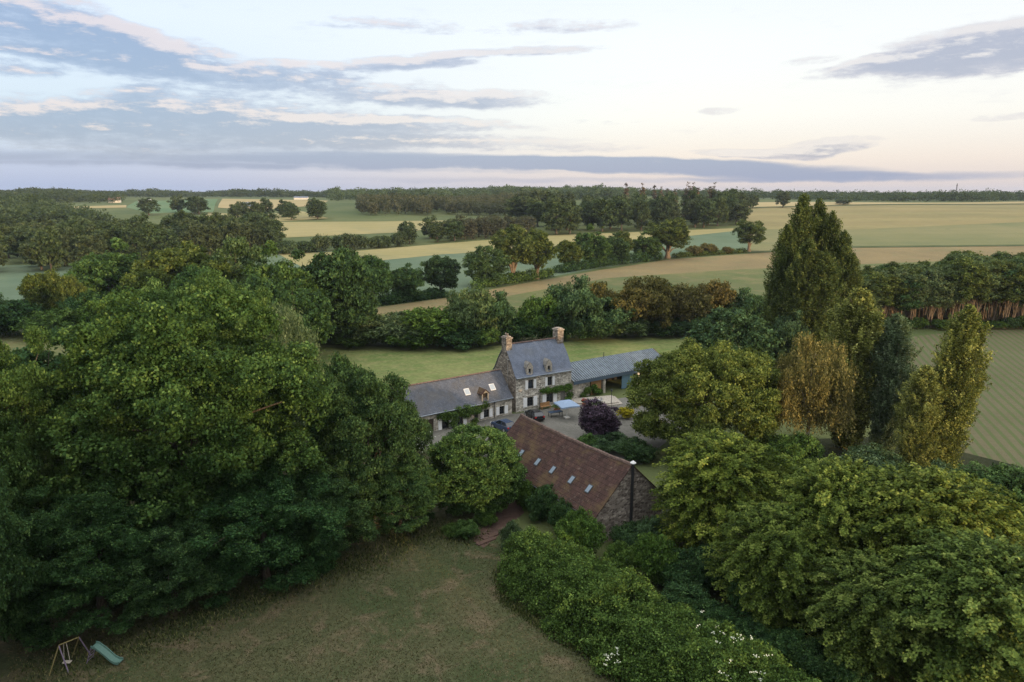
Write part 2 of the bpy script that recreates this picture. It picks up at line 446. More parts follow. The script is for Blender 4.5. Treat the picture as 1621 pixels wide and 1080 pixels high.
M['leaf_dome'] = leafmat('leaf_dome', (.050, .084, .018), (.168, .210, .048), tip=(.28, .30, .075), objvar=.05)
M['leaf_lombardy'] = leafmat('leaf_lombardy', (.034, .062, .017), (.108, .138, .038), tip=(.20, .22, .06), objvar=.05)
M['leaf_fresh'] = leafmat('leaf_fresh', (.034, .075, .022), (.085, .145, .05), tip=(.14, .20, .08), objvar=.1)
M['bark'] = barkmat('bark', (.05, .04, .03), (.12, .10, .075))
M['bark_pale'] = barkmat('bark_pale', (.10, .08, .055), (.22, .165, .115))
M['bark_birch'] = barkmat('bark_birch', (.35, .30, .25), (.65, .58, .48))

# ------------------------------------------------------------------ foliage
def lobes_round(R, rx, H, zb, k, lr, ry=None, ragged=.16, top=1.0, core=True, skirt=1.0):
    ry = ry or rx
    zc, rz = (H + zb) / 2, (H - zb) / 2
    L = []
    ph = R.uniform(0, 6.28)
    for i in range(k):
        t = (i + .5) / k
        z = 1 - 2 * t
        a = ph + i * 2.39996 + R.normal(0, .25)
        q = math.sqrt(max(0, 1 - (z if z > 0 else z * skirt) ** 2))
        l = lr * R.uniform(.62, 1.3)
        f = R.uniform(1 - ragged * 1.4, 1 + ragged * .8)
        bulge = 1.0 + .08 * math.sin(3 * a + ph)
        L.append((math.cos(a) * q * max(rx - l * .8, .1) * f * bulge, math.sin(a) * q * max(ry - l * .8, .1) * f * bulge,
                  max(zc + z * max(rz - l * .7, .1) * f, l * .5), l, l, l * R.uniform(.65, .95)))
    if core:
        L.append((0, 0, zc, rx * .62, ry * .62, rz * .66))
    return L
def lobes_poplar(R, r, H, zb, k):
    L = []
    for i in range(k):
        t = (i + R.uniform(.1, .9)) / k
        z = zb + (H - zb) * t
        pr = r * (min(1, .45 + t * 2.2)) * (max(0.0, 1 - t ** 3.2) ** .75)
        a = i * 2.4 + R.normal(0, .4)
        l = r * R.uniform(.30, .46) * (1 - .45 * t)
        d = max(pr - l * .6, 0) * R.uniform(.55, 1.12)
        L.append((math.cos(a) * d, math.sin(a) * d, z, l, l, l * R.uniform(2.0, 3.2)))
    L.append((0, 0, (H + zb) / 2, r * .4, r * .4, (H - zb) * .46))
    return L
def lobes_layer(R, rx, H, zb, k, lr):
    L = []
    for i in range(k):
        t = (i + .5) / k
        z = 1 - 1.75 * t
        q = math.sqrt(max(0, 1 - z * z))
        a = i * 2.39996 + R.normal(0, .3)
        l = lr * R.uniform(.6, 1.35)
        f = R.uniform(.72, 1.08)
        L.append((math.cos(a) * q * (rx - l * .7) * f, math.sin(a) * q * (rx - l * .7) * f, max(.4, (H + zb) / 2 + z * (H - zb) / 2 * R.uniform(.9, 1.02)), l, l, l * R.uniform(.25, .42)))
    L.append((0, 0, (H + zb) / 2, rx * .6, rx * .6, (H - zb) * .36))
    return L
def refine(R, L, m, f=.42, flat=1.0):
    """ every lobe becomes a cluster of smaller tufts on its outer side """
    out = []
    for (x, y, z, a, b, c) in L[:-1]:
        d0 = np.array([x, y, 0.0]); n0 = np.linalg.norm(d0)
        d0 = d0 / n0 if n0 > 1e-6 else d0
        for _ in range(m):
            d = R.normal(size=3); d /= np.linalg.norm(d)
            if d[2] < -.35: d[2] *= -1
            if d @ d0 < -.3: d[0] -= 2 * (d @ d0) * d0[0]; d[1] -= 2 * (d @ d0) * d0[1]
            q = R.uniform(.62, 1.02); g = f * R.uniform(.65, 1.3)
            out.append((x + d[0] * a * q, y + d[1] * b * q, max(z + d[2] * c * q, .2), a * g, b * g, c * g * flat))
    out.append(L[-1])
    return out
def norm(v): return v / np.maximum(np.linalg.norm(v, axis=1, keepdims=True), 1e-6)
def leaves(R, lobes, n, size, per=20, sub=.5, flat=.65, up=.35, rnd=.55, asp=.6, grow=0.0, zmin=.15, inner=.05, cut=.74, low=.75):
    L = np.array(lobes, float)
    area = (L[:, 3] * L[:, 4] + L[:, 3] * L[:, 5] + L[:, 4] * L[:, 5])
    need = max(4, n // per)
    cs, ds = [], []
    got = 0
    for _ in range(8):
        m_ = need * 2
        li = R.choice(len(L), m_, p=area / area.sum())
        d = norm(R.normal(size=(m_, 3)))
        c = L[li, :3] + d * L[li, 3:6] * R.uniform(.74, 1.06, (m_, 1))
        mn = np.full(m_, 9.0)
        for j in range(len(L)):
            q = np.linalg.norm((c - L[j, :3]) / L[j, 3:6], axis=1)
            q[li == j] = 9
            mn = np.minimum(mn, q)
        keep = ((mn > cut) | (R.random(m_) < inner)) & (c[:, 2] > zmin) & ((d[:, 2] > -.45) | (R.random(m_) < 1 - low))
        cs.append(c[keep]); ds.append(norm(d / L[li, 3:6])[keep]); got += keep.sum()
        if got >= need: break
    c = np.concatenate(cs)[:need]; d = np.concatenate(ds)[:need]
    ct = R.random(len(c))
    per_i = per
    c2 = np.repeat(c, per_i, 0); d2 = np.repeat(d, per_i, 0); ct2 = np.repeat(ct, per_i)
    N_ = len(c2)
    off = R.normal(size=(N_, 3)) * sub
    off[:, 2] *= flat
    pos = c2 + off
    pos[:, 2] = np.maximum(pos[:, 2], .05)
    nrm = norm(d2 * .75 + np.array([0, 0, up]) + R.normal(size=(N_, 3)) * rnd)
    ref = R.normal(size=(N_, 3)) + np.array([0, 0, grow])
    t = norm(ref - nrm * (ref * nrm).sum(1, keepdims=True))
    b = np.cross(nrm, t)
    s = size * R.uniform(.6, 1.3, (N_, 1))
    l2, w2 = t * s * .5, b * s * .5 * asp
    fold = nrm * s * .12
    V = np.stack([pos - l2, pos + w2 + fold, pos + l2, pos - w2 + fold], 1).reshape(-1, 3)
    F = np.arange(N_ * 4).reshape(-1, 4)
    tint = np.clip(.68 * ct2 + .32 * R.random(N_), 0, 1)
    return V, F, tint
def spray_leaves(R, base, tip, n_per, size, width=.2, arch=.12, rnd=.45, up=1.0, vert=0.0):
    """ flat leafy sprays: leaves spread sideways along arching twigs from base to tip """
    k = len(base)
    ax = tip - base
    ln = np.linalg.norm(ax, axis=1, keepdims=True)
    side = np.cross(ax / np.maximum(ln, 1e-6), np.array([0, 0, 1.0]) + R.normal(size=(k, 3)) * (.15 + vert))
    side = norm(side)
    s_ = R.random((k, n_per, 1)) ** .8
    w_ = ln[:, None, :] * width * np.sin(np.pi * np.clip(s_ * .88 + .1, 0, 1))
    u = R.uniform(-1, 1, (k, n_per, 1))
    p = base[:, None, :] + ax[:, None, :] * s_ + side[:, None, :] * u * w_
    p[..., 2:3] += arch * ln[:, None, :] * 4 * s_ * (1 - s_) - np.abs(u) * w_ * .25
    p = p + R.normal(size=p.shape) * size * .35
    p = p.reshape(-1, 3)
    p[:, 2] = np.maximum(p[:, 2], .05)
    N_ = len(p)
    out = np.repeat(norm(ax), n_per, 0)
    nrm = norm(np.array([0, 0, up]) + out * .25 + R.normal(size=(N_, 3)) * rnd)
    ref = out + R.normal(size=(N_, 3)) * .8
    t = norm(ref - nrm * (ref * nrm).sum(1, keepdims=True))
    b = np.cross(nrm, t)
    z = size * R.uniform(.6, 1.3, (N_, 1))
    V = np.stack([p - t * z * .5, p + b * z * .34, p + t * z * .5, p - b * z * .34], 1).reshape(-1, 3)
    tint = np.clip(np.repeat(R.random(k), n_per) * .6 + R.random(N_) * .4, 0, 1)
    return V, np.arange(N_ * 4).reshape(-1, 4), tint
def sprays(R, rx, H, zb, k, n_per, size, ln=(2.0, 4.2)):
    t = (np.arange(k) + .5) / k
    z = 1 - 1.85 * t
    q = np.sqrt(np.maximum(0, 1 - (np.where(z > 0, z, z * .8)) ** 2))
    a = np.arange(k) * 2.39996 + R.normal(0, .4, k)
    f = R.uniform(.62, 1.08, k) * (1 + .12 * np.sin(3 * a + 1) + .10 * np.sin(5 * a + z * 4))
    tip = np.stack([np.cos(a) * q * rx * f, np.sin(a) * q * rx * f, np.maximum((H + zb) / 2 + z * (H - zb) / 2 * R.uniform(.9, 1.03, k), .4)], 1)
    l = R.uniform(*ln, k)[:, None]
    out = np.stack([np.cos(a), np.sin(a), np.zeros(k)], 1)
    steep = np.clip(z, 0, 1)[:, None]
    base = tip - out * l * (1 - .55 * steep) + np.array([0, 0, 1.0]) * l * np.where(steep > .75, -.8, R.uniform(-.15, .22, (k, 1)))
    base[:, 2] = np.maximum(base[:, 2], .4)
    parts = [spray_leaves(R, base, tip, n_per, size)]
    core = [(0, 0, (H + zb) / 2, rx * .62, rx * .62, (H - zb) * .38)]
    parts.append(leaves(R, core, int(k * n_per * .18), size, per=14, sub=.5, low=.2, cut=0))
    return join(parts), core + [tuple(q_) + (1, 1, 1) for q_ in tip[:: max(1, k // 40)]]
def flame(R, r, H, zb, k, n_per, size, ln=(1.4, 2.8), lumps=6):
    """ column of upswept leafy sprays with a bumpy outline """
    t = (np.arange(k) + R.random(k)) / k
    a = np.arange(k) * 2.39996 + R.normal(0, .5, k)
    ph = R.uniform(0, 6.28, 3)
    pr = r * np.minimum(1, .5 + t * 1.1) * np.maximum(0, 1 - t ** 7) ** .8
    lump = 1 + .17 * np.sin(lumps * 6.28 * t + 2 * a + ph[0]) + .16 * np.sin(3 * a - 11 * t + ph[1])
    d = pr * R.uniform(.55, 1.03, k) * lump
    zt = zb + (H - zb) * t + R.uniform(0, .6, k)
    tip = np.stack([np.cos(a) * d, np.sin(a) * d, np.minimum(zt, H + .1)], 1)
    l = R.uniform(*ln, k)
    base = np.stack([np.cos(a) * np.maximum(d - l * .42, 0), np.sin(a) * np.maximum(d - l * .42, 0), np.maximum(zt - l, .3)], 1)
    parts = [spray_leaves(R, base, tip, n_per, size, width=.22, arch=0, rnd=.8, up=.3, vert=1.0)]
    core = [(0, 0, zb + (H - zb) * q_, r * .38 * (1 - q_ ** 3), r * .38 * (1 - q_ ** 3), (H - zb) * .14) for q_ in (.1, .3, .5, .7)]
    parts.append(leaves(R, core, int(k * n_per * .15), size, per=10, sub=.25, low=.2, cut=.5))
    return join(parts), core + [tuple(q_) + (1, 1, 1) for q_ in tip[:: max(1, k // 30)]]
def strands(R, tops, length, n_per, size):
    """ hanging twigs of small leaves """
    tops = np.asarray(tops)
    k = len(tops)
    ln = length * R.uniform(.5, 1.2, k)
    u = R.random((k, n_per))
    sway = R.normal(size=(k, 1, 3)) * np.array([.35, .35, 0])
    pos = tops[:, None, :] + np.stack([np.zeros_like(u), np.zeros_like(u), -u * ln[:, None]], 2) + sway * u[:, :, None] ** 1.4 + R.normal(size=(k, n_per, 3)) * .10
    pos = pos.reshape(-1, 3)
    pos[:, 2] = np.maximum(pos[:, 2], .1)
    N_ = len(pos)
    nrm = norm(R.normal(size=(N_, 3)) * np.array([1, 1, .4]))
    ref = R.normal(size=(N_, 3)) * .35 + np.array([0, 0, -1.0])
    t = norm(ref - nrm * (ref * nrm).sum(1, keepdims=True))
    b = np.cross(nrm, t)
    s = size * R.uniform(.6, 1.3, (N_, 1))
    V = np.stack([pos - t * s * .6, pos + b * s * .22, pos + t * s * .6, pos - b * s * .22], 1).reshape(-1, 3)
    tint = np.clip(np.repeat(R.random(k), n_per) * .6 + R.random(N_) * .4, 0, 1)
    return V, np.arange(N_ * 4).reshape(-1, 4), tint
def tube_np(pts, rs, seg=7):
    mb = MB().tube(pts, list(rs), seg, caps=False)
    return np.array([tuple(v) for v in mb.v]), np.array(mb.f, int)
def join(parts):
    V, F, T, o = [], [], [], 0
    for v, f, t in parts:
        V.append(v); F.append(f + o); T.append(t); o += len(v)
    return np.concatenate(V), np.concatenate(F), np.concatenate(T)
def trunk_np(R, H, r0, lobes, nl=9, stems=1, top=.75, lean=0.0, spread=.0):
    Vs, Fs, o = [], [], 0
    def put(pts, rs):
        nonlocal o
        v, f = tube_np(pts, rs)
        Vs.append(v); Fs.append(f + o); o += len(v)
    for s_ in range(stems):
        a = R.uniform(0, 6.28)
        ox, oy = (math.cos(a) * spread, math.sin(a) * spread) if stems > 1 else (0, 0)
        pts, rs = [], []
        for i in range(7):
            t = i / 6
            pts.append((ox * (.3 + t) + lean * t * t * H + R.normal(0, .012) * H * t, oy * (.3 + t) + R.normal(0, .012) * H * t, t * H * top))
            rs.append(max(r0 * (1 - .8 * t) * (1.35 if i == 0 else 1), .02))
        put(pts, rs)
        cand = sorted(lobes, key=lambda q: R.random())[:nl]
        for q in cand:
            j = int(R.integers(1, 5))
            b = np.array(pts[j]); e = np.array(q[:3])
            e = b + (e - b) * .92
            mid = (b + e) / 2 + np.array([0, 0, .06 * H])
            put([b, mid, e], [rs[j] * .55, rs[j] * .33, rs[j] * .1 + .01])
    return np.concatenate(Vs), np.concatenate(Fs)

PROTO = {}
def proto(key, crown, trunk, R0, H, leaf, bark='bark'):
    V, F, T = crown
    me = mesh_np(key + '_crown', V, F, [M[leaf]], tint=T)
    mt = None
    if trunk is not None:
        mt = mesh_np(key + '_trunk', trunk[0], trunk[1], [M[bark]])
        mt.polygons.foreach_set('use_smooth', [True] * len(mt.polygons))
    PROTO[key] = (me, mt, R0, H)
def proto_one(key, crown, trunk, R0, H, leaf, bark='bark'):
    """ far copies: crown and trunk in one mesh """
    V, F, T = crown
    if trunk is not None:
        n0 = len(V)
        V = np.concatenate([V, trunk[0]]); F2 = trunk[1] + n0
        mi = np.concatenate([np.zeros(len(F)), np.ones(len(F2))])
        T = np.concatenate([T, np.zeros(len(F2))])
        me = mesh_np(key, V, [F, F2], [M[leaf], M[bark]], midx=mi, tint=T)
    else:
        me = mesh_np(key, V, F, [M[leaf]], tint=T)
    PROTO[key] = (me, None, R0, H)
def withmat(key, newkey, leaf):
    me, mt, a, b = PROTO[key]
    m2 = me.copy(); m2.materials[0] = M[leaf]
    PROTO[newkey] = (m2, mt, a, b)

def rg(i): return np.random.default_rng(i)
# -- near protos
for i in range(3):
    R = rg(10 + i)
    L = lobes_round(R, 11, 22, .4, 105, 1.95, ragged=.21, skirt=.62)
    proto('oak%d' % i, leaves(R, refine(R, L, 12, .38), 230000, .27, per=20, sub=.25, low=.5, up=.2, rnd=.85, asp=.7), trunk_np(R, 22, .65, L), 11, 22, 'leaf_oak')
withmat('oak0', 'oakd0', 'leaf_dark'); withmat('oak1', 'oakd1', 'leaf_dark'); withmat('oak2', 'oakl2', 'leaf_lime')
for i in range(2):
    R = rg(20 + i)
    L = lobes_round(R, 7.3, 16, .3, 74, 1.45, ragged=.21, skirt=.70)
    proto('ash%d' % i, leaves(R, refine(R, L, 12, .38), 120000, .25, per=18, sub=.23, low=.5, up=.2, rnd=.85, asp=.7), trunk_np(R, 16, .4, L), 7.3, 16, 'leaf_dark')
R = rg(30)
L = lobes_round(R, 5.0, 9.6, .4, 150, .8, ragged=.035, skirt=.85)
proto('round0', leaves(R, refine(R, L, 10, .40), 100000, .20, per=14, sub=.16, up=.3, low=.5, rnd=.85, asp=.7), trunk_np(R, 9, .25, L), 5.0, 9.6, 'leaf_lime')
R = rg(31)
L = lobes_round(R, 10, 14, .3, 120, 1.6, ragged=.13, skirt=.66)
proto('round1', leaves(R, refine(R, L, 11, .40), 170000, .27, per=16, sub=.22, up=.3, low=.5, rnd=.85, asp=.7), trunk_np(R, 14, .5, L), 10, 14, 'leaf_dome')
for i, (lf, cnt) in enumerate((('leaf_yellow', 130), ('leaf_yellow', 120), ('leaf_oak', 110))):
    R = rg(40 + i)
    cr, L = sprays(R, 7.5, 13.5, .3, 1150, 105, .27)
    proto('layer%d' % i, cr, trunk_np(R, 13, .35, L, 12), 7.5, 13.5, lf)
withmat('layer0', 'layerg0', 'leaf_beech'); withmat('layer1', 'layero1', 'leaf_beech')
for i in range(3):
    R = rg(50 + i)
    cr, L = flame(R, 2.5, 20, 1.0, 1500, 52, .19, ln=(1.0, 2.3))
    proto('poplar%d' % i, cr, trunk_np(R, 20, .26, L, 10, top=.95), 2.4, 20, 'leaf_poplar', 'bark_pale')
withmat('poplar1', 'poplars1', 'leaf_birch')
for i in range(3):
    R = rg(55 + i)
    cr, L = flame(R, 3.5, 32, 1.5, 1000, 46, .34, ln=(2.4, 5.0), lumps=7)
    proto('lombardy%d' % i, cr, trunk_np(R, 32, .5, L, 8, top=.9), 3.4, 32, 'leaf_lombardy', 'bark_pale')
def birch(seed, Rr, H, nt, leaf, key, n_per=26, ln=3.2):
    R = rg(seed)
    L = lobes_round(R, Rr, H, H * .28, 26, Rr * .42, ragged=.3)
    La = np.array(L[:-1])
    li = R.choice(len(La), nt)
    d = norm(R.normal(size=(nt, 3))); d[:, 2] = np.abs(d[:, 2])
    tops = La[li, :3] + d * La[li, 3:6] * R.uniform(.5, 1.05, (nt, 1))
    proto(key, strands(R, tops, ln, n_per, .22), trunk_np(R, H, .24, L, 16, top=.9), Rr, H, leaf, 'bark_birch')
birch(60, 4.2, 15, 2400, 'leaf_rust', 'birch0')
birch(61, 3.6, 17, 1700, 'leaf_birch', 'birch1')
R = rg(62)
L = lobes_round(R, 2.2, 5.4, .3, 34, .75, ragged=.2)
proto('plum', leaves(R, refine(R, L, 7, .45), 26000, .19, per=12, sub=.15, low=.4), trunk_np(R, 5, .12, L, 8), 2.2, 5.4, 'leaf_purple')
# -- middle distance protos
for i in range(5):
    R = rg(70 + i)
    L = lobes_round(R, 7, 15 , 1.6 if i % 2 else .6, 40, 2.0, ragged=.24)
    proto('mid%d' % i, leaves(R, refine(R, L, 8, .45), 21000, .58, per=12, sub=.32, low=.5, up=.25), trunk_np(R, 15, .45, L, 9), 7, 15, ('leaf_oak', 'leaf_dark', 'leaf_olive', 'leaf_dark', 'leaf_lime')[i])
for i in range(2):          # pollarded hedgerow trees: bare lower trunk
    R = rg(76 + i)
    L = lobes_round(R, 6.2, 17, 3.6, 34, 2.0, ragged=.3)
    proto('pollard%d' % i, leaves(R, refine(R, L, 8, .45), 18000, .58, per=12, sub=.32, low=.4, up=.25), trunk_np(R, 16, .75, L, 12), 6.2, 17, 'leaf_olive', 'bark_pale')
for i in range(4):          # scrub and willow thickets
    R = rg(80 + i)
    L = lobes_round(R, 5, 6.5, .1, 30, 1.7, ragged=.38, core=False)
    L = [q for q in L if q[2] > .2]
    proto('bush%d' % i, leaves(R, refine(R, L + [(0, 0, 1.8, 2.2, 2.2, 1.8)], 9, .40), 16000, .38, per=12, sub=.26, low=.6, grow=.6, up=.25), None, 5, 6.5, ('leaf_willow', 'leaf_dark', 'leaf_blue', 'leaf_hedge')[i])
withmat('bush0', 'busho0', 'leaf_orange'); withmat('bush3', 'busho3', 'leaf_orange'); withmat('bush1', 'bushs1', 'leaf_silver'); withmat('bush0', 'bushg0', 'leaf_gold'); withmat('bush2', 'bushl2', 'leaf_lime')
for i in range(3):          # copse on bare stems
    R = rg(90 + i)
    L = lobes_round(R, 3.4, 17, 6.2, 24, 1.5, ragged=.35)
    proto('copse%d' % i, leaves(R, refine(R, L, 7, .48), 12500, .44, per=10, sub=.32, low=.3), trunk_np(R, 17, .15, L, 10, stems=2 + i % 2, spread=1.1, top=.85), 3.4, 17, ('leaf_willow', 'leaf_olive', 'leaf_dark')[i], 'bark_pale')
withmat('mid4', 'midf4', 'leaf_fresh'); withmat('mid4', 'midb4', 'leaf_blue')
# -- far protos
for i in range(4):
    R = rg(100 + i)
    L = lobes_round(R, 6, 15, .4, 24, 2.0, ragged=.26)
    proto_one('far%d' % i, leaves(R, refine(R, L, 5, .5), 4400, .95, per=8, sub=.45, low=.6, up=.25), trunk_np(R, 14, .4, L, 3), 6, 15, 'leaf_far')
    R = rg(104 + i)
    L = lobes_round(R, 2.6, 12, .3, 14, 1.2, ragged=.25)
    proto_one('plant%d' % i, leaves(R, L, 1500, .8, per=8, sub=.5, low=.6, grow=1.0), trunk_np(R, 11, .2, L, 2), 2.6, 12, 'leaf_plant')
    R = rg(108 + i)
    L = [(0, 0, z, (22 - z) * .15 + .25, (22 - z) * .15 + .25, .9) for z in np.linspace(2.5, 21, 12)]
    proto_one('spruce%d' % i, leaves(R, L, 1800, .9, per=8, sub=.45, up=.1, low=.3), trunk_np(R, 21, .3, L, 2, top=1.0), 3, 22, 'leaf_conifer')
    R = rg(112 + i)
    L = lobes_round(R, 5, 5.5, .1, 18, 1.7, ragged=.25)
    proto_one('farbush%d' % i, leaves(R, L, 2600, .8, per=10, sub=.55, low=.7), None, 5, 5.5, 'leaf_far')

RND = random.Random(5)
def plant(kind, x, y, R_, H_, name, label, cat='tree', group=None, rz=None, z=None, ry=None, tilt=(0, 0)):
    me, mt, r0, h0 = PROTO[kind]
    loc = (x, y, float(tz(x, y)) if z is None else z)
    rz = RND.uniform(0, 6.28) if rz is None else rz
    scl = (R_ / r0, (ry or R_) / r0, H_ / h0)
    if mt is None:
        o = link(name, me)
        o.location = loc; o.rotation_euler = (tilt[0], tilt[1], rz); o.scale = scl
        return setp(o, label, cat, group)
    e = empty(name, loc, rz, label, cat, group)
    e.rotation_euler = (tilt[0], tilt[1], rz); e.scale = scl
    link('crown', me, e); link('trunk', mt, e)
    return e
def tree(kind, px, ptop, y, wpx, name, label, cat='tree', group=None, sq=1.0, tilt=(0, 0), gz=None, hmul=1.0, rz=None):
    zt = Z_at(ptop, y)
    zg = float(tz(X_at(px, y, 5), y)) if gz is None else gz
    x = X_at(px, y, (zt + zg) / 2)
    dep = y * math.cos(PITCH) - ((zt + zg) / 2 - CAMH) * math.sin(PITCH)
    R_ = wpx / 2 / FPX * dep
    return plant(kind, x, y, R_, (zt - zg) * hmul, name, label, cat, group, ry=R_ * sq, tilt=tilt, rz=rz)

# ------------------------------------------------------------------ ground, fields
M['meadow'] = fieldmat('meadow', (.105, .148, .044), (.185, .200, .074), (.235, .215, .095), big=.10, fine=1.1, grain=.55, row=(rad(28), 4.2, .35, (.19, .18, .075), .5))
M['land'] = fieldmat('land', (.07, .095, .035), (.11, .125, .05), big=.01, fine=.3)
M['lawn'] = fieldmat('lawn', (.046, .062, .025), (.080, .078, .040), (.120, .095, .058), big=.13, fine=2.2, grain=.75, patch=.85)
M['sage'] = fieldmat('sage', (0.093, 0.136, 0.084), (0.128, 0.165, 0.099), (0.085, 0.119, 0.070), big=.010, fine=.3, row=(rad(24), 21.0, .6, (.085, .12, .07), .09), grain=.10)
M['barley'] = fieldmat('barley', (0.246, 0.220, 0.097), (0.295, 0.252, 0.119), big=.012, fine=.3, row=(rad(24), 21.0, .55, (.17, .16, .08), .09), grain=.10)
M['barley_far'] = fieldmat('barley_far', (0.289, 0.238, 0.112), (0.340, 0.271, 0.143), big=.008, fine=.15, grain=.08)
M['wheat'] = fieldmat('wheat', (0.140, 0.148, 0.064), (0.191, 0.176, 0.083), (0.119, 0.136, 0.064), big=.009, fine=.3, row=(rad(4), 24.0, .55, (.115, .125, .055), .09), grain=.10)
M['wheat_tan'] = fieldmat('wheat_tan', (0.180, 0.159, 0.071), (0.232, 0.189, 0.085), (0.160, 0.148, 0.068), big=.008, fine=.2, row=[(rad(4), 24.0, .5, (.145, .145, .065), .09), (rad(4), 70.0, .2, (.31, .28, .12), .5)], grain=.10)
M['stubble'] = fieldmat('stubble', (.175, .138, .070), (.225, .172, .084), (.155, .155, .072), big=.03, fine=.5, row=(rad(18), 3.0, .25, (.15, .12, .06), .4))
M['pasture'] = fieldmat('pasture', (.085, .11, .04), (.135, .135, .055), (.19, .155, .075), big=.03, fine=.5)
M['pasture_far'] = fieldmat('pasture_far', (.09, .15, .07), (.12, .17, .085), big=.01, fine=.1, grain=.1)
pa, pb = P(1455, 560), P(1600, 725)
ang_r = math.atan2(pb[1] - pa[1], pb[0] - pa[0])
M['rowcrop'] = fieldmat('rowcrop', (.098, .094, .052), (.120, .110, .064), (.105, .115, .06), big=.05, fine=1.2, row=[(ang_r, 1.45, .7, (.056, .098, .026), .5)], grain=.2, gate=.45)
M['gravel'] = fieldmat('gravel', (.125, .12, .105), (.17, .163, .142), (.095, .095, .078), big=.25, fine=3.0, grain=.3)
M['patio'] = fieldmat('patio', (.085, .055, .045), (.125, .08, .062), big=.4, fine=3.0, grain=.3)
M['earth'] = fieldmat('earth', (.020, .026, .012), (.036, .040, .018), big=.2, fine=1.5)
M['verge'] = fieldmat('verge', (.05, .07, .025), (.085, .095, .04), big=.1, fine=.8)

ys = np.concatenate([np.arange(-300, 1000, 10), np.arange(1000, 2000, 25), np.arange(2000, 6001, 100)])
xs = np.concatenate([np.arange(-4000, -800, 100), np.arange(-800, 800, 20), np.arange(800, 4001, 100)])
gx, gy = np.meshgrid(xs, ys)
V = np.stack([gx, gy, tz(gx, gy)], 2).reshape(-1, 3)
nx, ny = len(xs), len(ys)
ii = (np.arange(ny - 1)[:, None] * nx + np.arange(nx - 1)[None, :]).ravel()
me = mesh_np('ground', V, np.stack([ii, ii + 1, ii + nx + 1, ii + nx], 1), [M['land']])
setp(link('ground', me), kind='structure')
def sheet(name, pts, mat, off, world=False, cell=True):
    q = pts if world else [P(*p) for p in pts]
    bm = bmesh.new()
    vs = [bm.verts.new((a, b, 0)) for a, b in q]
    bm.faces.new(vs)
    bmesh.ops.triangulate(bm, faces=bm.faces[:])
    x0, x1 = min(a for a, b in q), max(a for a, b in q)
    y0, y1 = min(b for a, b in q), max(b for a, b in q)
    if cell:
        for y in np.arange(math.ceil(y0 / 20) * 20, y1, 20 if y1 < 1200 else 50):
            bmesh.ops.bisect_plane(bm, geom=bm.verts[:] + bm.edges[:] + bm.faces[:], plane_co=(0, y, 0), plane_no=(0, 1, 0))
        for x in np.arange(math.ceil(x0 / 40) * 40, x1, 40 if y1 < 1200 else 120):
            bmesh.ops.bisect_plane(bm, geom=bm.verts[:] + bm.edges[:] + bm.faces[:], plane_co=(x, 0, 0), plane_no=(1, 0, 0))
    for v in bm.verts: v.co.z = float(tz(v.co.x, v.co.y)) + off
    for f in bm.faces:
        if f.normal.z < 0: f.normal_flip()
    bmesh.ops.recalc_face_normals(bm, faces=bm.faces[:])
    me = bpy.data.meshes.new(name); bm.to_mesh(me); bm.free()
    if len(me.polygons) and me.polygons[0].normal.z < 0: me.flip_normals()
    me.materials.append(mat)
    return setp(link(name, me), kind='structure')
sheet('lawn', [(-120, 8), (-120, 80), (-40, 98), (-14, 92), (-6, 84), (-1, 72), (0, 66), (12, 60), (40, 45), (60, 8)], M['lawn'], .008, True, False)
sheet('meadow', [(470, 640), (490, 545), (700, 553), (1000, 535), (1250, 520), (1300, 560), (1000, 610), (640, 660)], M['meadow'], .006, cell=False)
sheet('rough_grass', [(-40, 480), (130, 495), (480, 520), (490, 545), (470, 600), (100, 600), (-40, 600)], M['pasture'], .004, cell=False)
sheet('courtyard', [(640, 700), (640, 668), (730, 660), (817, 655), (905, 640), (960, 634), (1060, 618), (1080, 680), (1010, 735), (930, 740), (760, 740)], M['gravel'], .012, cell=False)
sheet('garden_earth', [(990, 880), (1060, 760), (1160, 700), (1420, 690), (1700, 760), (1800, 1250), (1250, 1250), (1120, 1010)], M['earth'], .014, cell=False)
sheet('patio', [(766, 868), (800, 838), (830, 812), (812, 770), (790, 770), (786, 808), (748, 856)], M['patio'], .020, cell=False)
sheet('crop_field', [(1375, 540), (1640, 512), (2300, 530), (2300, 800), (1640, 790), (1560, 760), (1440, 700), (1380, 620)], M['rowcrop'], .010, cell=False)
sheet('wheat_field', [(-60, 480), (-60, 420), (300, 420), (450, 398), (560, 398), (700, 386), (850, 374), (1180, 361), (1330, 352), (1340, 388), (1185, 399), (1060, 408), (950, 425), (830, 446), (700, 470), (600, 484), (400, 520)], M['sage'], .05)
sheet('tan_strip', [(440, 402), (560, 398), (700, 386), (850, 374), (1180, 361), (1230, 359), (1080, 375), (900, 392), (700, 403), (480, 424)], M['barley'], .10)  # tan band laid over the upper edge of the wheat sheet
sheet('stubble_field', [(540, 520), (600, 487), (700, 473), (830, 449), (950, 428), (1060, 411), (1185, 402), (1330, 392), (1640, 389), (1640, 420), (1330, 432), (1150, 432), (960, 446), (800, 475), (640, 520)], M['stubble'], .09)
sheet('green_pasture', [(540, 530), (640, 512), (800, 470), (960, 441), (1150, 428), (1330, 420), (1640, 408), (1640, 520), (1330, 520), (1000, 520), (700, 556)], M['pasture'], .13)
sheet('wheat_slope', [(1185, 398.5), (1180, 361), (1640, 345), (1640, 389), (1330, 392)], M['wheat'], .09)
sheet('tan_slope', [(1178, 363), (1180, 330), (1300, 326), (1640, 322), (1640, 351), (1350, 364)], M['wheat_tan'], .14)
sheet('tan_ridge', [(1170, 329), (1180, 321), (1640, 319), (1640, 321.6), (1300, 325.5)], M['barley_far'], .2)
sheet('barley_field', [(380, 366), (430, 352), (600, 351), (720, 349), (700, 360), (640, 368), (440, 377)], M['barley'], .12)
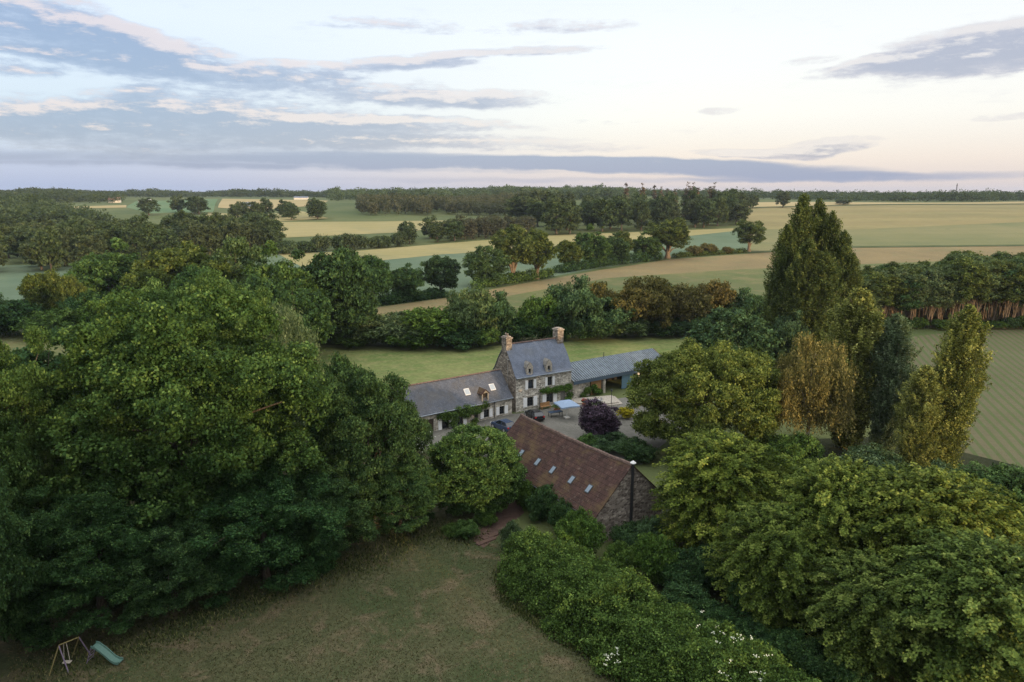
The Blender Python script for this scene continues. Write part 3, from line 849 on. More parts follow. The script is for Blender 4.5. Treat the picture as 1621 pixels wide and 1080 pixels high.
sheet('green_far_field', [(200, 329), (215, 319), (345, 315), (338, 336), (240, 338)], M['pasture_far'], .2)
sheet('tan_far_field', [(345, 329), (352, 315), (430, 316), (520, 318), (510, 325), (400, 334)], M['barley_far'], .25)
sheet('pale_far_field', [(320, 345), (330, 337), (400, 340), (480, 335), (520, 346), (430, 352), (360, 354)], M['barley'], .2)
sheet('tan_glimpse_field', [(90, 331), (95, 328), (200, 325), (200, 329)], M['barley_far'], .25)
sheet('field_verge', [(1185, 402), (1330, 393.2), (1640, 390), (1640, 387.6), (1330, 390.4), (1185, 399.4)], M['verge'], .22)
sheet('ridge_verge', [(1180, 330.4), (1640, 324.0), (1640, 323.0), (1180, 329.2)], M['verge'], .3)

# ------------------------------------------------------------------ building materials
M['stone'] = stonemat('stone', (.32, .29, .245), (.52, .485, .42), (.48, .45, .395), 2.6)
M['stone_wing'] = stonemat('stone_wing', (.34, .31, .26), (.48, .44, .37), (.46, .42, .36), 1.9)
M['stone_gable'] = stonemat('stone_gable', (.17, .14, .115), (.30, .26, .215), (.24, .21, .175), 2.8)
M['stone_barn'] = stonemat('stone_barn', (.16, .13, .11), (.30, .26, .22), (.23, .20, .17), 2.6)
M['granite'] = plain('granite', (.34, .305, .255), .85, .2, var=.3, scale=5)
M['slate'] = roofmat('slate', (.072, .092, .135), (.130, .160, .225), (.10, .10, .085), .26, .20, .35, .45, .35, .5, light=(.19, .20, .22))
M['slate_dark'] = roofmat('slate_dark', (.046, .054, .072), (.092, .102, .130), (.085, .072, .055), .26, .20, .45, .5, .35, .45, light=(.20, .20, .20))
M['tile'] = roofmat('tile', (.038, .023, .020), (.088, .048, .039), (.10, .068, .036), .30, .42, .95, .85, .45, .15, light=(.16, .125, .10))
M['ridge_tile'] = plain('ridge_tile', (.125, .085, .07), .85, .2, var=.35, scale=4)
M['zinc'] = plain('zinc', (.225, .26, .29), .32, .5, metal=.5, var=.2, scale=1.2)
M['fascia'] = plain('fascia', (.055, .085, .12), .55, .4)
M['shutter'] = plain('shutter', (.78, .78, .78), .5, .4, var=.05)
M['frame'] = plain('frame', (.60, .60, .58), .5)
M['frame_dark'] = plain('frame_dark', (.035, .04, .045), .5)
M['wood'] = plain('wood', (.30, .17, .075), .7, .2, var=.3)
M['wood_dark'] = plain('wood_dark', (.055, .04, .03), .8, .2, var=.3)
M['wood_grey'] = plain('wood_grey', (.20, .19, .17), .85, .2, var=.3)
M['blue_door'] = plain('blue_door', (.10, .18, .24), .6, .3)
M['black_metal'] = plain('black_metal', (.02, .02, .022), .45, .5)
M['steel'] = plain('steel', (.55, .56, .57), .35, .5, metal=.6)
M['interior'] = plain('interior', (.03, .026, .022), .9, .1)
M['plaster'] = plain('plaster', (.62, .59, .54), .9, .2)
def glassmat(name, col, rough=.08):
    m_, N = newmat(name)
    b = finish(N, col, rough, .8)
    return m_
M['glass'] = glassmat('glass', (.012, .016, .022))
M['skyglass'] = glassmat('skyglass', (.13, .18, .23), .3)
M['skyglass_white'] = glassmat('skyglass_white', (.26, .31, .36), .3)
M['canvas'] = plain('canvas', (.25, .33, .45), .9, .1, var=.05)
M['canvas_dark'] = plain('canvas_dark', (.03, .05, .085), .8, .2)
M['car_dark'] = plain('car_dark', (.012, .013, .016), .22, .6, var=.05)
M['car_blue'] = plain('car_blue', (.035, .055, .10), .22, .6, var=.05)
M['tyre'] = plain('tyre', (.015, .015, .015), .9, .1)
M['lamp_red'] = plain('lamp_red', (.45, .02, .02), .3, .5)
M['lamp_clear'] = plain('lamp_clear', (.6, .6, .6), .2, .6)
M['clay'] = plain('clay', (.30, .12, .07), .85, .2)
M['pole_yellow'] = plain('pole_yellow', (.19, .16, .065), .7, .2)
M['pole_mauve'] = plain('pole_mauve', (.19, .15, .21), .7, .2)
M['plastic_green'] = plain('plastic_green', (.10, .185, .155), .45, .3, var=.08)
M['rope'] = plain('rope', (.40, .36, .30), .9, .1)

def wall_holes(mb, x0, x1, z0, z1, holes, y=0.0, depth=.22, ztop=None):
    """ front wall face in the plane y with openings and reveals; holes = (xa, xb, za, zb) """
    X = sorted({x0, x1, *[h[0] for h in holes], *[h[1] for h in holes]})
    Z = sorted({z0, z1, *[h[2] for h in holes], *[h[3] for h in holes]})
    for i in range(len(X) - 1):
        for j in range(len(Z) - 1):
            cx, cz = (X[i] + X[i + 1]) / 2, (Z[j] + Z[j + 1]) / 2
            if any(h[0] < cx < h[1] and h[2] < cz < h[3] for h in holes): continue
            mb.quad((X[i], y, Z[j]), (X[i + 1], y, Z[j]), (X[i + 1], y, Z[j + 1]), (X[i], y, Z[j + 1]))
    for a, b, c, d in holes:
        yd = y + depth
        mb.quad((a, y, c), (a, yd, c), (a, yd, d), (a, y, d)); mb.quad((b, y, c), (b, y, d), (b, yd, d), (b, yd, c))
        mb.quad((a, y, d), (a, yd, d), (b, yd, d), (b, y, d)); mb.quad((a, y, c), (b, y, c), (b, yd, c), (a, yd, c))
def window(parent, a, b, c, d, y=0.0, depth=.22, bars=2, dark=True, shutters=True, sill=True, name='window', left=True, right=True, sw=None):
    t = .06
    yf = y + depth - .06
    mb = MB()
    mb.box(a, a + t, yf, yf + .05, c, d).box(b - t, b, yf, yf + .05, c, d).box(a + t, b - t, yf, yf + .05, c, c + t).box(a + t, b - t, yf, yf + .05, d - t, d)
    m_ = (a + b) / 2
    mb.box(m_ - .03, m_ + .03, yf - .004, yf + .046, c + t, d - t)
    for k in range(1, bars + 1):
        z = c + (d - c) * k / (bars + 1)
        mb.box(a + t, m_ - .03, yf + .004, yf + .04, z - .015, z + .015).box(m_ + .03, b - t, yf + .004, yf + .04, z - .015, z + .015)
    o = mb.build(name, M['frame_dark'] if dark else M['frame'], parent)
    MB().box(a + .01, b - .01, yf + .055, yf + .075, c + .01, d - .01).build('pane', M['glass'], o)
    if sill: MB().box(a - .1, b + .1, y - .06, y + .12, c - .12, c - .003).build('sill', M['granite'], o)
    if shutters:
        w_ = sw or (b - a) / 2
        for sd_, on in ((0, left), (1, right)):
            if not on: continue
            xa = a - w_ - .03 if sd_ == 0 else b + .03
            s = MB().box(xa, xa + w_, y - .07, y - .03, c - .02, d + .02)
            for zz in (c + .25, d - .3): s.box(xa + .03, xa + w_ - .03, y - .09, y - .071, zz, zz + .08)
            s.build('shutter', M['shutter'], parent)
    return o

# ------------------------------------------------------------------ farmhouse
HA = rad(31.5)
house = empty('farmhouse', (0.6, 106.8, 0), HA, 'tall stone farmhouse with steep slate roof and two ridge chimneys', 'house')
HL, HD, HE, HR = 10.65, 6.6, 5.75, 10.35
up_w = [(2.25, 3.25, 3.5, 4.95), (5.95, 6.85, 3.5, 4.95)]
lo_w = [(2.1, 3.25, .62, 2.15), (5.75, 7.05, .62, 2.15)]
door = (8.55, 9.55, 0.0, 2.15)
mb = MB()
wall_holes(mb, 0, HL, -.4, HE, up_w + lo_w + [door])
prof = lambda t: (HD / 2) * (1 - t)   # unused for walls
mb.quad((0, HD, -.4), (HL, HD, -.4), (HL, HD, HE), (0, HD, HE))
for x in (0.0, HL):
    mb.add([(x, 0, -.4), (x, HD, -.4), (x, HD, HE), (x, HD / 2, HR - .12), (x, 0, HE)], [(0, 1, 2, 3, 4)])
hw = mb.build('wall', M['stone'], house)
# brown weathered gable skin toward the wing
RP = [(-.38, HE - .16), (.05, HE + .22), (.55, HE + .95), (1.3, HE + 2.15), (2.3, HE + 3.4), (HD / 2, HR)]
fullp = RP + [(HD - a, z) for a, z in RP[-2::-1]]
gab = MB()
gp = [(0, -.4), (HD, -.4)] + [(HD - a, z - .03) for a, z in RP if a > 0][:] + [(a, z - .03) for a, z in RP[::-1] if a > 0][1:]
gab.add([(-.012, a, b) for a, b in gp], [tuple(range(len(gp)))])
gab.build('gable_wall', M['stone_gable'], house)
rf = MB()
und = [(a, z - .13) for a, z in fullp]
loop = fullp + und[::-1]
rf.prism(loop, 'x', -.14, HL + .14)
roof = rf.build('roof', M['slate'], house)
MB().prism([(HD / 2 - .16, HR - .03), (HD / 2 - .1, HR + .10), (HD / 2 + .1, HR + .10), (HD / 2 + .16, HR - .03)], 'x', .9, HL - .9).build('ridge_capping', M['ridge_tile'], roof)
for (xa, xb, zt, pots) in ((-.16, .86, HR + 1.0, 1), (HL - .98, HL + .16, HR + 1.35, 0)):
    ch = MB().box(xa, xb, HD / 2 - .72, HD / 2 + .72, HR - 1.3, zt)
    ch.box(xa - .12, xb + .12, HD / 2 - .84, HD / 2 + .84, zt + .002, zt + .16)
    ch.box(xa + .08, xb - .08, HD / 2 - .6, HD / 2 + .6, zt + .162, zt + .34)
    if pots:
        for q in (-.3, .3): ch.tube([(xa + .5, HD / 2 + q, zt + .3), (xa + .5, HD / 2 + q, zt + .75)], [.16, .12], 10)
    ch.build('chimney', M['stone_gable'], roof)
gut = MB().tube([(-.1, -.42, HE - .2), (HL + .1, -.42, HE - .2)], .07, 8)
gut.build('gutter', M['zinc'], house)
pp = MB().tube([(4.45, -.1, 0), (4.45, -.1, 2.3)], .05, 8); pp.build('downpipe', M['black_metal'], house)
MB().tube([(-.25, 2.0, HE - 2.2), (-.25, 2.0, HE + 2.6)], .03, 6).tube([(-.25, 1.6, HE + 2.5), (-.25, 2.4, HE + 2.5)], .02, 6).build('aerial_mast', M['steel'], house)
for q in up_w: window(house, *q)
for q in lo_w: window(house, *q, sw=.72)
dm = MB().box(door[0] + .03, door[1] - .03, .14, .2, 0.02, 2.12)
dr = dm.build('door', M['wood_grey'], house)
MB().box(door[1] - .2, door[1] - .14, .10, .138, 1.0, 1.14).build('handle', M['black_metal'], dr)
# string course and granite lintels
for (a, b, c, d) in up_w + lo_w + [door]:
    MB().box(a - .18, b + .18, -.025, .1, d + .003, d + .26).build('lintel', M['granite'], house)
for xc in (2.55, 6.2):                         # stone dormers above the eaves
    d_ = MB()
    wv, zb, zt = .42, HE - .02, HE + 1.25
    wall_holes(d_, xc - .58, xc + .58, zb, zt, [(xc - .24, xc + .24, HE + .2, HE + 1.05)], y=-.06, depth=.3)
    d_.add([(xc - .58, -.06, zt), (xc + .58, -.06, zt), (xc + .30, -.06, zt + .52), (xc, -.06, zt + .78), (xc - .30, -.06, zt + .52)], [(0, 1, 2, 3, 4)])
    for sx in (-.58, .58):
        d_.add([(xc + sx, -.06, zb), (xc + sx, 1.2, zb), (xc + sx, 1.2, zt), (xc + sx, -.06, zt)], [(0, 1, 2, 3)])
    do = d_.build('dormer', M['granite'], house)
    r_ = MB()
    pr = [(xc - .66, zt - .05), (xc - .34, zt + .56), (xc, zt + .86), (xc + .34, zt + .56), (xc + .66, zt - .05)]
    r_.prism(pr + [(a, b - .07) for a, b in pr[::-1]], 'y', -.02, 1.75)
    r_.build('dormer_roof', M['wood_grey'], do)
    MB().box(xc - .24, xc + .24, .2, .22, HE + .2, HE + 1.05).build('pane', M['glass'], do)
    MB().box(xc - .34, xc + .34, -.16, -.065, HE + .08, HE + .2).build('sill', M['granite'], do)

# ------------------------------------------------------------------ long low wing
WA = rad(35.7)
wing = empty('farmhouse_wing', (0.025, 106.14, 0), WA, 'long low stone wing with dark slate roof and two white skylights', 'house')
WL, WD, WE, WR = 21.0, 6.2, 2.95, 6.55
wz = -.5
wins = [(-2.42, -1.5, .35, 1.62), (-5.3, -4.35, .35, 1.6), (-7.0, -6.3, .35, 1.5)]
drs = [(-12.6, -11.4, wz, 1.7), (-10.2, -9.0, wz, 1.6)]
gar = (-15.7, -13.95, wz, 1.95)
mb = MB()
wall_holes(mb, -WL, -.02, wz, WE, wins + drs + [gar], depth=.3)
mb.quad((-WL, WD, wz), (-.02, WD, wz), (-.02, WD, WE), (-WL, WD, WE))
for x in (-WL, -.02):
    mb.add([(x, 0, wz), (x, WD, wz), (x, WD, WE), (x, WD / 2, WR - .1), (x, 0, WE)], [(0, 1, 2, 3, 4)])
mb.build('wall', M['stone_wing'], wing)
pr = [(-.36, WE - .22), (.3, WE + .42), (WD / 2, WR), (WD - .3, WE + .42), (WD + .36, WE - .22)]
wr = MB().prism(pr + [(a, b - .12) for a, b in pr[::-1]], 'x', -WL - .1, -.03).build('roof', M['slate_dark'], wing)
MB().prism([(WD / 2 - .14, WR - .03), (WD / 2 - .08, WR + .08), (WD / 2 + .08, WR + .08), (WD / 2 + .14, WR - .03)], 'x', -WL, -.2).build('ridge_capping', M['ridge_tile'], wr)
MB().tube([(-WL, -.42, WE - .22), (-.05, -.42, WE - .22)], .06, 8).build('gutter', M['zinc'], wing)
MB().tube([(-3.42, -.40, WE - .25), (-3.42, -.12, WE - .5), (-3.42, -.1, wz)], .05, 8).build('downpipe', M['black_metal'], wing)
MB().tube([(-16.2, -.40, WE - .25), (-16.2, -.12, WE - .5), (-16.2, -.1, wz)], .05, 8).build('downpipe', M['black_metal'], wing)
window(wing, *wins[0], sw=.62); window(wing, *wins[1], sw=.6); window(wing, *wins[2], sw=.55, left=False, right=False)
for a, b, c, d in drs:
    o = MB().box(a + .03, b - .03, .2, .25, c + .02, d - .02).build('glazed_door', M['glass'], wing)
    for xa in (a - .62, b + .04): MB().box(xa, xa + .58, -.07, -.03, c + .3, d + .04).build('shutter', M['shutter'], wing)
a, b, c, d = gar
MB().box(a, b, .24, .3, c, d).build('barn_door', M['wood_dark'], wing)
sl = (WR - WE - .42) / (WD / 2 - .3)
def on_wing(y): return WE + .42 + (y - .3) * sl
for xc, yc, mt_ in ((-7.42, 1.3, 'skyglass_white'), (-2.85, 1.3, 'skyglass_white')):
    y0, y1 = yc - .36, yc + .36
    nz = Vector((0, -sl, 1)).normalized()
    def q(x, y, h): return (x, y + nz.y * h, on_wing(y) + nz.z * h)
    fr = MB()
    x0, x1 = xc - .46, xc + .46
    fr.add([q(x0, y0, .0), q(x1, y0, .0), q(x1, y1, .0), q(x0, y1, .0), q(x0, y0, .07), q(x1, y0, .07), q(x1, y1, .07), q(x0, y1, .07)], [(4, 5, 6, 7), (0, 1, 5, 4), (1, 2, 6, 5), (2, 3, 7, 6), (3, 0, 4, 7)])
    so = fr.build('skylight', M['frame'], wr)
    MB().quad(q(x0 + .07, y0 + .06, .078), q(x1 - .07, y0 + .06, .078), q(x1 - .07, y1 - .06, .078), q(x0 + .07, y1 - .06, .078)).build('pane', M[mt_], so)
dxc = -5.05                                    # gabled loft dormer with open hatch
d_ = MB()
wall_holes(d_, dxc - .62, dxc + .62, WE - .25, WE + 1.35, [(dxc - .42, dxc + .42, WE - .2, WE + 1.3)], y=-.08, depth=.5)
d_.add([(dxc - .62, -.08, WE + 1.35), (dxc + .62, -.08, WE + 1.35), (dxc, -.08, WE + 1.8)], [(0, 1, 2)])
for sx in (-.62, .62): d_.quad((dxc + sx, -.08, WE - .25), (dxc + sx, 1.3, WE - .25), (dxc + sx, 1.3, WE + 1.35), (dxc + sx, -.08, WE + 1.35))
do = d_.build('dormer', M['wood_grey'], wing)
pr = [(dxc - .8, WE + 1.18), (dxc, WE + 1.92), (dxc + .8, WE + 1.18)]
MB().prism(pr + [(a, b - .08) for a, b in pr[::-1]], 'y', -.3, 1.9).build('dormer_roof', M['tile'], do)
MB().box(dxc - .42, dxc + .42, .36, .4, WE - .2, WE + 1.3).build('hatch', M['interior'], do)

# ------------------------------------------------------------------ open-fronted cart barn
BA = rad(34.4)
barn = empty('cart_barn', (10.0, 114.0, 0), BA, 'open-fronted barn with ribbed grey-blue metal roof beside the farmhouse', 'barn')
BL, BD, BE, BR = 22.5, 8.0, 3.2, 5.0
posts = [7.0, 15.0, 22.0]
mb = MB()
mb.quad((.1, BD - .4, 0), (BL, BD - .4, 0), (BL, BD - .4, BE), (.1, BD - .4, BE))
mb.add([(BL, .2, 0), (BL, BD - .4, 0), (BL, BD - .4, BE), (BL, BD / 2, BR), (BL, .2, BE)], [(0, 1, 2, 3, 4)])
mb.box(.3, 3.9, .15, .55, 0, BE - .35)
mb.box(3.95, 4.0, .15, BD - .45, 0, BE - .3)
mb.build('wall', M['stone_wing'], barn)
pw = MB().prism([(.0, BE - .1), (BD / 2, BR + .15), (BD / 2 + .8, BR - .25), (BD / 2 + .8, BR - .6), (BD / 2, BR - .3), (0, BE - .5)], 'x', BL + .01, BL + .4)
pw.build('parapet', M['ridge_tile'], barn)
nseg = 46
rf = MB()
for k in range(nseg):                          # ribbed sheets: real standing ribs down the slope
    x0 = -.02 + (BL - .05) * k / nseg; x1 = -.02 + (BL - .05) * (k + 1) / nseg
    xr = x0 + (x1 - x0) * .62
    for (ya, za, yb, zb2) in ((-.45, BE - .0, BD / 2, BR + .06), (BD / 2, BR + .06, BD + .2, BE - .1)):
        rf.quad((x0, ya, za), (xr, ya, za), (xr, yb, zb2), (x0, yb, zb2))
        rf.quad((xr, ya, za), (xr + .05, ya, za + .19), (xr + .05, yb, zb2 + .19), (xr, yb, zb2))
        rf.quad((xr + .05, ya, za + .19), (x1 - .05, ya, za + .19), (x1 - .05, yb, zb2 + .19), (xr + .05, yb, zb2 + .19))
        rf.quad((x1 - .05, ya, za + .19), (x1, ya, za), (x1, yb, zb2), (x1 - .05, yb, zb2 + .19))
rf.build('roof', M['zinc'], barn)
MB().box(-.02, BL, -.43, -.36, BE - .62, BE - .04).build('fascia', M['fascia'], barn)
MB().tube([(10.4, BD / 2, BR), (10.4, BD / 2, BR + 1.0)], .06, 8).build('vent_pipe', M['black_metal'], barn)
for x in posts: MB().box(x - .26, x + .26, -.2, .3, 0, BE - .5).build('post', M['stone_wing'], barn, bevel=.03)
MB().box(4.2, 6.5, .1, .16, 0, BE - .55).build('timber_screen', M['wood'], barn)
bd = MB()
for k in range(8): bd.box(11.1 + k * .32, 11.1 + k * .32 + .30, -.12 - .02 * (k % 2), -.05, .1, BE - .7)
bd.build('sliding_door', M['blue_door'], barn)
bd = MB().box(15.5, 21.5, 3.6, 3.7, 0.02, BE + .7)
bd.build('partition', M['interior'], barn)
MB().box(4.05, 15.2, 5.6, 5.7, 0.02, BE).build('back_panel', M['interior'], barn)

# ------------------------------------------------------------------ red tiled barn in front
TA = math.atan2(82.4 - 66.5, 1.2 - 11.9)
tb = empty('tiled_barn', (11.9, 66.5, 0), TA, 'stone barn with mossy red tiled roof, five rooflights and black flue', 'barn')
TL, TR, TE, TH = 19.2, 7.5, 3.35, 4.45          # local x runs away along the ridge, +y is the near (west) side
mb = MB()
mb.quad((0, TH, 0), (TL, TH, 0), (TL, TH, TE), (0, TH, TE))
mb.quad((0, -TH, 0), (TL, -TH, 0), (TL, -TH, TE), (0, -TH, TE))
for x in (0.0, TL): mb.add([(x, -TH, 0), (x, TH, 0), (x, TH, TE), (x, 0, TR - .1), (x, -TH, TE)], [(0, 1, 2, 3, 4)])
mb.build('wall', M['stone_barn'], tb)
ks = 4.5 / 4.8
def troof(y): return TR - abs(y) * ks
# slightly sagging old ridge: roof built as a strip mesh
rf = MB()
nxs = 16
def sag(x): return -.20 * math.sin(math.pi * x / TL) + .03 * math.sin(x * 1.7)
xsb = [-.12 + (TL + .24) * i / nxs for i in range(nxs + 1)]
for i in range(nxs):
    xa, xb = xsb[i], xsb[i + 1]
    for sgn in (1, -1):
        for (ya, yb) in ((0, 2.4), (2.4, 4.85)):
            p = [(xa, sgn * ya, troof(ya) + sag(xa) * (1 - ya / 5)), (xb, sgn * ya, troof(ya) + sag(xb) * (1 - ya / 5)), (xb, sgn * yb, troof(yb) + sag(xb) * (1 - yb / 5)), (xa, sgn * yb, troof(yb) + sag(xa) * (1 - yb / 5))]
            rf.quad(*p)
            rf.quad(*[(a, b, c - .12) for a, b, c in p])
    for sgn in (1, -1):
        ya = 4.85
        rf.quad((xa, sgn * ya, troof(ya)), (xb, sgn * ya, troof(ya)), (xb, sgn * ya, troof(ya) - .12), (xa, sgn * ya, troof(ya) - .12))
for xa in (xsb[0], xsb[-1]):
    for sgn in (1, -1):
        rf.quad((xa, 0, troof(0)), (xa, sgn * 4.85, troof(4.85)), (xa, sgn * 4.85, troof(4.85) - .12), (xa, 0, troof(0) - .12))
tr = rf.build('roof', M['tile'], tb)
rt = MB()
n = 44
for i in range(n):
    xa = -.1 + (TL + .2) * i / n; xb = -.1 + (TL + .2) * (i + 1.06) / n
    h = .09 + .015 * (i % 2)
    z0 = TR + sag(xa)
    rt.prism([(-.2, z0 - .12), (-.12, z0 + h * .7), (0, z0 + h), (.12, z0 + h * .7), (.2, z0 - .12)], 'x', xa, xb)
rt.build('ridge_capping', M['ridge_tile'], tr)
for xc in (14.84, 11.64, 8.89, 5.63, 2.84):
    y0, y1 = 2.70, 3.42
    nz = Vector((0, ks, 1)).normalized()
    def q(x, y, h): return (x, y + nz.y * h, troof(y) + sag(xc) * (1 - y / 5) + nz.z * h)
    x0, x1 = xc - .31, xc + .31
    fr = MB().add([q(x0, y0, .0), q(x1, y0, .0), q(x1, y1, .0), q(x0, y1, .0), q(x0, y0, .08), q(x1, y0, .08), q(x1, y1, .08), q(x0, y1, .08)], [(4, 5, 6, 7), (0, 1, 5, 4), (1, 2, 6, 5), (2, 3, 7, 6), (3, 0, 4, 7)])
    so = fr.build('rooflight', M['frame_dark'], tr)
    MB().quad(q(x0 + .07, y0 + .07, .088), q(x1 - .07, y0 + .07, .088), q(x1 - .07, y1 - .07, .088), q(x0 + .07, y1 - .07, .088)).build('pane', M['skyglass'], so)
fl = MB().tube([(-.32, .15, .3), (-.32, .15, TR + .15)], .15, 12)
for z in np.arange(1.0, TR, .95): fl.tube([(-.32, .15, z), (-.32, .15, z + .05)], .17, 12)
fo = fl.build('flue', M['black_metal'], tb)
MB().tube([(-.32, .15, TR + .16), (-.32, .15, TR + .24), (-.32, .15, TR + .3), (-.32, .15, TR + .48)], [.16, .3, .3, .08], 12).build('cowl', M['frame'], fo)
MB().tube([(-.1, 4.95, troof(4.85) - .12), (TL + .1, 4.95, troof(4.85) - .12)], .08, 8).build('gutter', M['black_metal'], tb)
MB().box(1.6, 3.0, TH + .002, TH + .06, 0, 2.1).build('door', M['wood_grey'], tb)

# ------------------------------------------------------------------ courtyard furniture
def local(o, x, y, z=0):
    a = o.rotation_euler.z
    return (o.location.x + x * math.cos(a) - y * math.sin(a), o.location.y + x * math.sin(a) + y * math.cos(a), z)
u = empty('parasol', (8.4, 104.3, .02), rad(20), 'pale blue square parasol open over the gravel courtyard', 'parasol')
MB().tube([(0, 0, 0), (0, 0, 2.75)], .035, 10).build('pole', M['frame'], u)
cn = MB()
hw_, zt, ze = 1.55, 2.85, 2.2
ring = []
for i in range(8):
    a = i * math.pi / 4 + math.pi / 4
    f = math.sqrt(2) if i % 2 == 0 else .96
    ring.append((math.cos(a) * hw_ * f, math.sin(a) * hw_ * f, ze - (.06 if i % 2 == 0 else 0)))
midr = [(x * .5, y * .5, (zt + ze) / 2 + .06) for x, y, z in ring]
vs = [(0, 0, zt)] + midr + ring + [(x * 1.005, y * 1.005, z - .2) for x, y, z in ring]
fs = [(0, 1 + i, 1 + (i + 1) % 8) for i in range(8)] + [(1 + i, 9 + i, 9 + (i + 1) % 8, 1 + (i + 1) % 8) for i in range(8)] + [(9 + i, 17 + i, 17 + (i + 1) % 8, 9 + (i + 1) % 8) for i in range(8)]
cn.add(vs, fs).build('canopy', M['canvas'], u)
rb = MB()
for i in range(8): rb.tube([(0, 0, 2.3), tuple(c * .97 for c in ring[i])], .015, 5)
rb.build('ribs', M['frame'], u)
MB().prism([(-.4, -.4), (.4, -.4), (.4, .4), (-.4, .4)], 'z', 0, .12).build('base', M['plaster'], u)

t = empty('garden_table', (6.7, 105.0, .02), rad(24), 'dark low garden table with bench seats beside the parasol', 'table')
MB().box(-1.1, 1.1, -.5, .5, .68, .75).build('table_top', M['canvas_dark'], t, bevel=.02)
for sx in (-.95, .95):
    for sy in (-.4, .4): MB().box(sx - .04, sx + .04, sy - .04, sy + .04, 0, .678).build('leg', M['black_metal'], t)
b_ = empty('wooden_bench', local(house, 5.1, -.8, .02), HA, 'orange-brown wooden bench against the farmhouse wall', 'bench')
MB().box(-.9, .9, -.25, .22, .42, .48).build('seat', M['wood'], b_)
MB().box(-.9, .9, .2, .27, .485, 1.05).build('backrest', M['wood'], b_)
for sx in (-.8, .8):
    for sy in (-.2, .16): MB().box(sx - .04, sx + .04, sy - .04, sy + .04, 0, .418).build('leg', M['wood'], b_)
def chair(x, y, rz, label):
    e = empty('garden_chair', (x, y, .02), rz, label, 'chair', 'grey chairs on the terrace')
    MB().box(-.24, .24, -.24, .24, .42, .46).build('seat', M['steel'], e)
    MB().box(-.24, .24, .22, .26, .47, .9).build('backrest', M['steel'], e)
    for sx in (-.2, .2):
        for sy in (-.2, .2): MB().tube([(sx, sy, 0), (sx, sy, .418)], .018, 6).build('leg', M['steel'], e)
rt_ = empty('round_table', (13.6, 111.3, .02), 0, 'round grey metal table on the stone terrace', 'table')
MB().tube([(0, 0, .70), (0, 0, .74)], .75, 24).build('table_top', M['steel'], rt_)
MB().tube([(0, 0, .04), (0, 0, .698)], .05, 10).tube([(0, 0, 0), (0, 0, .04)], .3, 16).build('leg', M['steel'], rt_)
for i, lb in enumerate(('grey chair on the house side of the round table', 'grey chair on the barn side of the round table', 'grey chair on the courtyard side of the round table')):
    a = [2.6, .6, -1.3][i]
    chair(13.6 + math.cos(a) * 1.05, 111.3 + math.sin(a) * 1.05, a - math.pi / 2, lb)
terr = MB()
cx, cy = 13.5, 114.0
for k, (r0, z0) in enumerate(((6.4, .17), (5.6, .34))):
    pts = [(cx + math.cos(a) * r0, cy + math.sin(a) * r0 * .62) for a in np.linspace(math.pi * 1.02, math.pi * 1.75, 16)] + [(cx + r0 * .6, cy + 1.5), (cx - r0 * .6, cy - .5)]
    terr.prism(pts, 'z', 0.0 if k == 0 else .172, z0)
setp(terr.build('terrace_steps', M['granite']), kind='structure')
pw_ = empty('wall_lantern_post', (16.1, 110.6, .02), 0, 'slim dark lantern post standing on the terrace edge', 'lamp post')
MB().tube([(0, 0, 0), (0, 0, 2.3)], .05, 8).build('pole', M['black_metal'], pw_)
MB().tube([(0, 0, 2.32), (0, 0, 2.4), (0, 0, 2.62), (0, 0, 2.72)], [.08, .13, .13, .03], 8).build('lantern', M['frame_dark'], pw_)
def pot(x, y, r, h, leaf, label, zb=.02, flower=None):
    e = empty('flower_pot', (x, y, zb), 0, label, 'flower pot')
    MB().tube([(0, 0, 0), (0, 0, h * .5), (0, 0, h), (0, 0, h * .93)], [r * .65, r * .9, r, r * .9], 14).build('pot', M['clay'], e)
    R = rg(int(x * 10 + y))
    L = [(R.normal(0, r * .4), R.normal(0, r * .4), h + r * .5 + R.uniform(0, r * .6), r * .7, r * .7, r * .6) for _ in range(6)]
    V, F, T = leaves(R, L, 500, .14, per=8, sub=.1)
    link('foliage', mesh_np('pot_foliage', V, F, [M[leaf]], tint=T), e)
    if flower:
        V, F, T = leaves(R, [(a, b, c + .12, d * .95, e2 * .95, f * .9) for a, b, c, d, e2, f in L], 160, .13, per=4, sub=.1)
        link('blossom', mesh_np('pot_blossom', V, F, [flower]), e)
pot(11.7, 110.2, .42, .5, 'leaf_vine', 'terracotta pot full of red geraniums at the terrace corner', flower=M['petal_red'])
pot(13.2, 108.4, .5, .5, 'leaf_lime', 'terracotta pot of bright green fern leaves below the terrace')
pot(7.1, 107.6, .5, .45, 'leaf_lime', 'terracotta pot of light green leaves beside the wooden bench')

